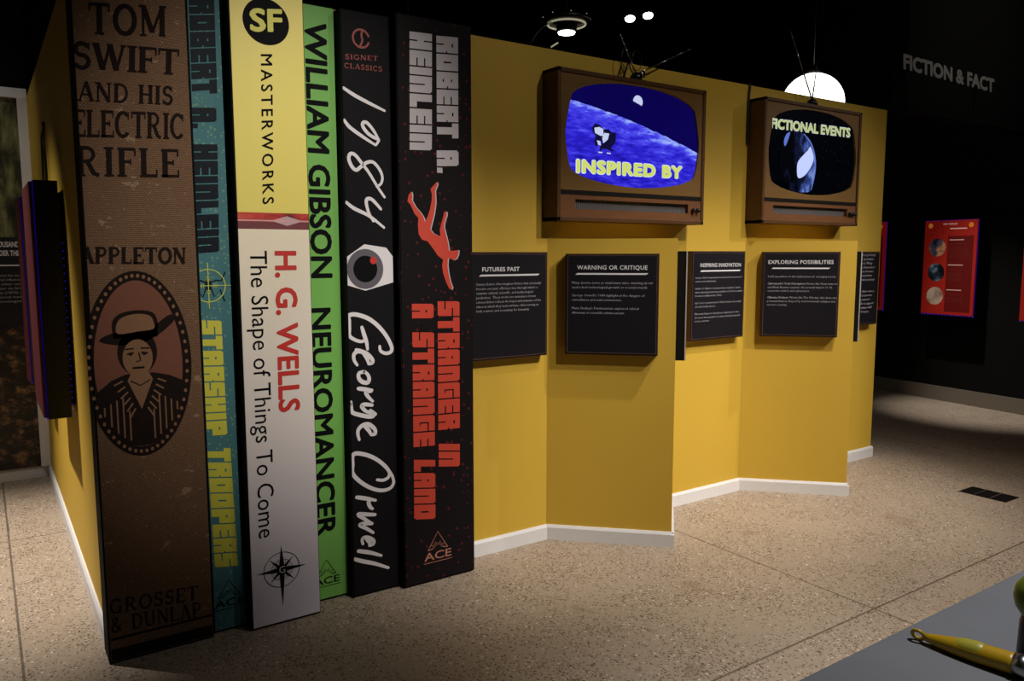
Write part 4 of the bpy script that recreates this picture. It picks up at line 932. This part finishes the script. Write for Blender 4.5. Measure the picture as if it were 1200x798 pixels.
light_box(FS, 4.2, 4.83, .832, 1.938, .118, 'nearer black light box with violet leds on the side of the yellow wall', 'light boxes on the side wall', detail=False, back_leds=True, dim=True)
light_box(FS, 5.45, 5.75, .832, 1.938, .118, 'slim sliver of a second light box farther along the side wall', 'light boxes on the side wall', detail=False, dim=True)
m = MB(); m.tube(smooth([(.338, 5.0, 2.285), (.330, 5.06, 2.24), (.33, 5.12, 2.12), (.332, 5.2, 2.0), (.333, 5.3, 1.93)], 4), .006, 8).tube(smooth([(.338, 5.0, 2.285), (.330, 4.97, 2.23), (.330, 4.93, 2.14), (.333, 4.95, 2.03), (.333, 5.0, 1.93), (.336, 5.1, 1.85)], 4), .006, 8)
m.lathe([(.006, -.012), (.009, 0), (.006, .012)], (.337, 5.0, 2.30), 8)
tag(m.build('looped_cord', M['rubber']), 'black cord looped from a hook on the side wall above the light box', 'cord')

# ------------------------------------------------------------------ mural panel on the wall at far left
r = empty('mural_panel', (-.6, 6.5, .085), 'white-framed mural panel at the far left with a black text band', 'mural')
m = MB(); m.box(-2.2, .345, 6.44, 6.499, 2.665, 2.73, .003); m.box(.285, .345, 6.44, 6.499, .085, 2.665, .003); m.box(-2.2, -2.14, 6.44, 6.499, .085, 2.665, .003); m.build('white_frame', M['white'], r)
m = MB(); m.box(-2.14, .285, 6.475, 6.499, 1.72, 2.665); m.build('upper_picture', M['mural_top'], r)
m = MB(); m.box(-2.14, .285, 6.475, 6.499, .085, 1.10); m.build('lower_picture', M['mural_low'], r)
m = MB(); m.box(-2.14, .285, 6.470, 6.499, 1.10, 1.72); bd = m.build('text_band', M['mural_band'], r)
FM = face_y(6.47); m = MB()
text_in(m, 'TWENTY THOUSAND', (-.052, 1.652), (-.052, 1.690), (.243, 1.652), FM, .03); text_in(m, 'LEAGUES UNDER THE', (-.052, 1.592), (-.052, 1.630), (.241, 1.592), FM, .03)
flat(m, [[(-.07, 1.522), (.25, 1.522), (.25, 1.531), (-.07, 1.531)]], FM); m.build('band_heading', M['sign_text'], bd, fix=False)
m = MB()
for i, s in enumerate(('a visionary voyage and the early', 'science that inspired influential', 'submarines and other craft', 'of the deep after its first', 'serial publication (1870) as', 'a far-reaching novel made', 'many technologies')): text_line(m, s, -.07, 1.45 - i * .030, .015, FM, .004, .32)
m.build('band_small_print', M['sign_small'], bd, fix=False)

# ------------------------------------------------------------------ ceiling lights
def pend_cord(mb, x, y, z): return mb.tube([(x, y, z), (x, y, 4.7)], .004, 6)
c = (3.99, 5.10, 3.40); r = empty('saucer_pendant', c, 'saucer-shaped pendant light with a lit ring, hanging high behind the top of the wall', 'pendant light')
x, y, z = c
MB().lathe([(.10, .02), (.185, .03), (.195, .045), (.17, .07), (.08, .10), (.03, .13)], c, 40).build('shade', M['dark_steel'], r)
m = MB(); m.tube([(x + .150 * math.cos(2 * PI * k / 48), y + .150 * math.sin(2 * PI * k / 48), z + .014) for k in range(48)], .008, 8, closed=True); m.build('lit_ring', M['ring_and_glint'], r)
MB().lathe([(.0, -.055), (.066, -.055), (.068, -.045), (.060, -.043)], c, 32).build('lamp_face', M['lamp_face'], r)
MB().lathe([(.064, -.044), (.080, -.030), (.085, .02), (.10, .022)], c, 32).build('lamp_head', M['black'], r)
pend_cord(MB(), x, y, z + .13).build('cord', M['rubber'], r)
for k in range(8):
    a = 2 * PI * k / 8 + .3; MB().lathe([(.001, -.004), (.0045, 0), (.001, .004)], (x + .19 * math.cos(a), y + .19 * math.sin(a), z + .065), 8).build('rim_bead', M['ring_and_glint'], r)
m = MB().tube(smooth([(x - .14, y, z + .02), (x - .28, y, z - .08), (x - .36, y, z - .2)], 4), .005, 6); m.build('side_wire', M['dark_steel'], r)
for (x, y, z, lab) in ((5.36, 5.86, 3.865, 'small round ceiling spotlight, left of the lit pair above the wall'), (5.52, 5.78, 3.90, 'small round ceiling spotlight, right of the lit pair above the wall')):
    r = empty('ceiling_spotlight', (x, y, z), lab, 'spotlight', 'pair of lit ceiling spotlights')
    ax = Vector((-.25, -.30, -.92)).normalized()
    MB().lathe([(.045, -.10), (.055, -.02), (.056, .004)], (x, y, z), 24, ax).build('housing', M['black'], r)
    MB().lathe([(.001, .0), (.050, .001), (.046, .010), (.02, .016)], (x, y, z), 24, ax).build('lens', M['lamp_face'], r)
    MB().tube([Vector((x, y, z)) - ax * .1, (x + .03, y + .04, z + .2), (x + .03, y + .04, 4.7)], .008, 8).build('stem', M['black'], r)
x, y, z = 6.12, 4.336, 2.90
r = empty('globe_pendant', (x, y, z - .26), 'big white glowing globe pendant rising behind the top of the wall', 'pendant light')
MB().lathe([(.262 * math.sin(PI * (i + .5) / 25), -.262 * math.cos(PI * (i + .5) / 25)) for i in range(25)], (x, y, z), 48).build('globe', M['lamp_white'], r)
MB().lathe([(.05, 0), (.05, .03), (.02, .06)], (x, y, z + .255), 20).build('fitting', M['black'], r)
MB().tube([(x, y, z + .3), (x, y, 4.7)], .004, 6).build('cord', M['dark_steel'], r)
r = empty('metal_rod', (3.5915, 5.0576, 0.0000), 'short metal rod with a painted glowing glint just above the wall under the saucer pendant', 'rod')
MB().tube([(3.7250, 4.9563, 3.1721), (3.7695, 4.9225, 3.2053)], .006, 10).build('glint_tip', M['ring_and_glint'], r)  # glint on the tip painted as a glow, the rod is no lamp
MB().tube([(3.7250, 4.9563, 3.1721), (3.5915, 5.0576, 3.0725)], .011, 8).tube([(3.5915, 5.0576, 3.0725), (3.5915, 5.0576, 0.0000)], .008, 6).build('support_arm', M['black'], r)
m = MB().tube([(2.262, 4.46, 2.3), (2.262, 4.46, 4.7)], .004, 6); tag(m.build('hanging_wire', M['dark_steel']), 'thin wire hanging from the ceiling behind the giant books', 'wire')

# ------------------------------------------------------------------ floor vent
r = empty('floor_vent', (5.49, 2.417, 0), 'small black rectangular vent set in the floor at right', 'vent')
MB().box(5.395, 5.580, 2.27, 2.565, 0.0, .004, .001).build('frame', M['vent'], r)
m = MB()
for k in range(11): m.box(5.405 + k * .0158, 5.411 + k * .0158, 2.278, 2.557, .004, .0062)
m.build('slats', M['vent'], r)
m = MB()
for yy in (2.368, 2.466): m.box(5.40, 5.575, yy - .0025, yy + .0025, .004, .0072)
m.build('cross_bar', M['vent_gap'], r)

# ------------------------------------------------------------------ foreground table and what lies on it
r = empty('table', (2.2, .35, 0), 'light grey laminate tabletop in the lower right foreground', 'table')
MB().box(.95, 3.4, -.25, .907, .722, .75, .004).build('tabletop', M['laminate'], r)
for xx in (1.05, 3.3):
    for yy in (-.15, .80): MB().box(xx - .025, xx + .025, yy - .025, yy + .025, 0, .722, .004).build('leg', M['dark_steel'], r)
MB().box(1.05, 3.3, .79, .81, .64, .722).build('apron', M['dark_steel'], r)
# yellow handled tool
P0 = Vector((1.6621, 0.8565, .765)); P1 = Vector((1.6861, 0.6615, .775)); dr = (P1 - P0).normalized(); sd = Vector((dr.y, -dr.x, 0)).normalized()
r = empty('hand_tool', (P1.x, P1.y, .75), 'yellow plastic handled tool with a ring end lying on the grey table', 'tool')
L = (P1 - P0).length
MB().tube([P0 + (dr * math.cos(a) + (sd * .45 + Vector((0, 0, .89))) * math.sin(a)) * .0125 + Vector((0, 0, .001)) for a in [2 * PI * i / 28 for i in range(28)]], .0042, 10, closed=True).build('hanging_ring', M['yel_plastic'], r)
m = MB(); pts = []; rad = []
for i in range(19):
    t = i / 18; pts.append(P0 + dr * (.014 + t * (L - .022))); rad.append(.0080 + .0135 * math.sin(PI / 2 * min(1, t * 1.5)) ** .9)
m.tube(pts, rad, 22); m.build('handle', M['yel_plastic'], r)
m = MB(); m.tube([P0 + dr * (L * (.36 + .34 * i / 7)) + Vector((0, 0, .0035)) for i in range(8)], [.012, .0165, .0185, .0195, .0200, .0205, .0195, .014], 16); o = m.build('grip_label', M['lime_plastic'], r); o['label'] = 'dull lime patch on the handle'
e = P0 + dr * (L - .010); MB().tube([e, e + dr * .03], .0245, 22).build('ferrule', M['steel'], r)
MB().tube([e + dr * .028, e + dr * .11], [.016, .014], 16).build('shaft', M['dark_steel'], r)
# rounded green topped object at the edge
cx, cy = 1.7667, 0.6697
r = empty('green_topped_bottle', (cx, cy, .75), 'dark blue bottle with a rounded moss green top on the grey table', 'bottle')
MB().lathe([(.0, 0), (.030, 0), (.032, .005), (.030, .09), (.024, .112)], (cx, cy, .7503), 32).build('body', M['blue_plastic'], r)
MB().lathe([(.015, .100), (.030, .106), (.040, .122), (.0445, .142), (.041, .164), (.029, .181), (.010, .188)], (cx, cy, .7503), 32).build('rounded_top', M['grn_plastic'], r)

# ------------------------------------------------------------------ light
def spot(loc, aim, power, angle, color=(1, .86, .68), blend=.6, rad=.04):
    L = bpy.data.lights.new('track_and_fill_spot', 'SPOT'); L.energy = power; L.spot_size = math.radians(angle); L.spot_blend = blend; L.color = color; L.shadow_soft_size = rad
    o = bpy.data.objects.new('track_and_fill_spot', L); C.objects.link(o); o.location = loc
    o.rotation_euler = (Vector(aim) - Vector(loc)).to_track_quat('-Z', 'Y').to_euler(); return o
NW = (1, .94, .87)
spot((1.8, -.8, 4.5), (1.14, 3.25, 1.75), 660, 26, NW, 1)
spot((2.7, -.8, 4.5), (2.10, 3.3, .85), 380, 26, NW, .95)
spot((3.7, -.6, 4.5), (3.1, 3.3, .65), 450, 34, NW, .9)
spot((5.2, -.6, 4.5), (4.65, 3.3, .65), 500, 34, NW, .9)
spot((7.6, .2, 4.5), (4.3, 3.3, .7), 340, 40, NW, .9)
spot((-1.2, 4.9, 4.5), (-.10, 4.7, 0), 1250, 42, NW, 1)
spot((3.6, 1.2, 4.5), (3.9, 2.4, 0), 500, 66, NW, 1)
spot((2.4, .1, 4.5), (2.2, .6, .75), 480, 44, (.98, .98, 1), 1)
spot((7.2, 4.4, 4.5), (8.35, 3.8, 0), 560, 28, NW, 1)
spot((7.0, 1.2, 4.5), (7.0, 3.4, 3.4), 48, 60, NW, 1)
spot((-1.4, 4.6, 4.5), (-.3, 6.5, 1.6), 110, 50, NW, 1)
spot((3.4, .2, 4.6), (3.3, 3.4, 2.3), 90, 100, NW, 1)  # added wide fill that lifts the wall top and antennas, stands for no fitting


w = bpy.data.worlds.new('dark_hall'); bpy.context.scene.world = w; w.use_nodes = True
w.node_tree.nodes['Background'].inputs[0].default_value = (.9, .85, .8, 1); w.node_tree.nodes['Background'].inputs[1].default_value = .02

# ------------------------------------------------------------------ camera
cam = bpy.data.cameras.new('camera'); cam.sensor_width = 36; cam.lens = 916.74 / 1200 * 36; cam.clip_start = .02
co = bpy.data.objects.new('camera', cam); C.objects.link(co)
R = Vector((0.827362, -0.561668, -0.001155)); U = Vector((0.06258, 0.09014, 0.993961)); Fw = Vector((0.558172, 0.822438, -0.109727))
co.matrix_world = Matrix(((R.x, U.x, -Fw.x, 0), (R.y, U.y, -Fw.y, 0), (R.z, U.z, -Fw.z, 1.6), (0, 0, 0, 1)))
sc = bpy.context.scene; sc.camera = co
sc.view_settings.view_transform = 'Standard'; sc.view_settings.look = 'None'; sc.view_settings.gamma = 1; sc.view_settings.exposure = 0
sc.view_settings.use_curve_mapping = False
sc.cycles.max_bounces = 6; sc.cycles.diffuse_bounces = 3; sc.cycles.use_denoising = True; sc.cycles.sample_clamp_indirect = 4
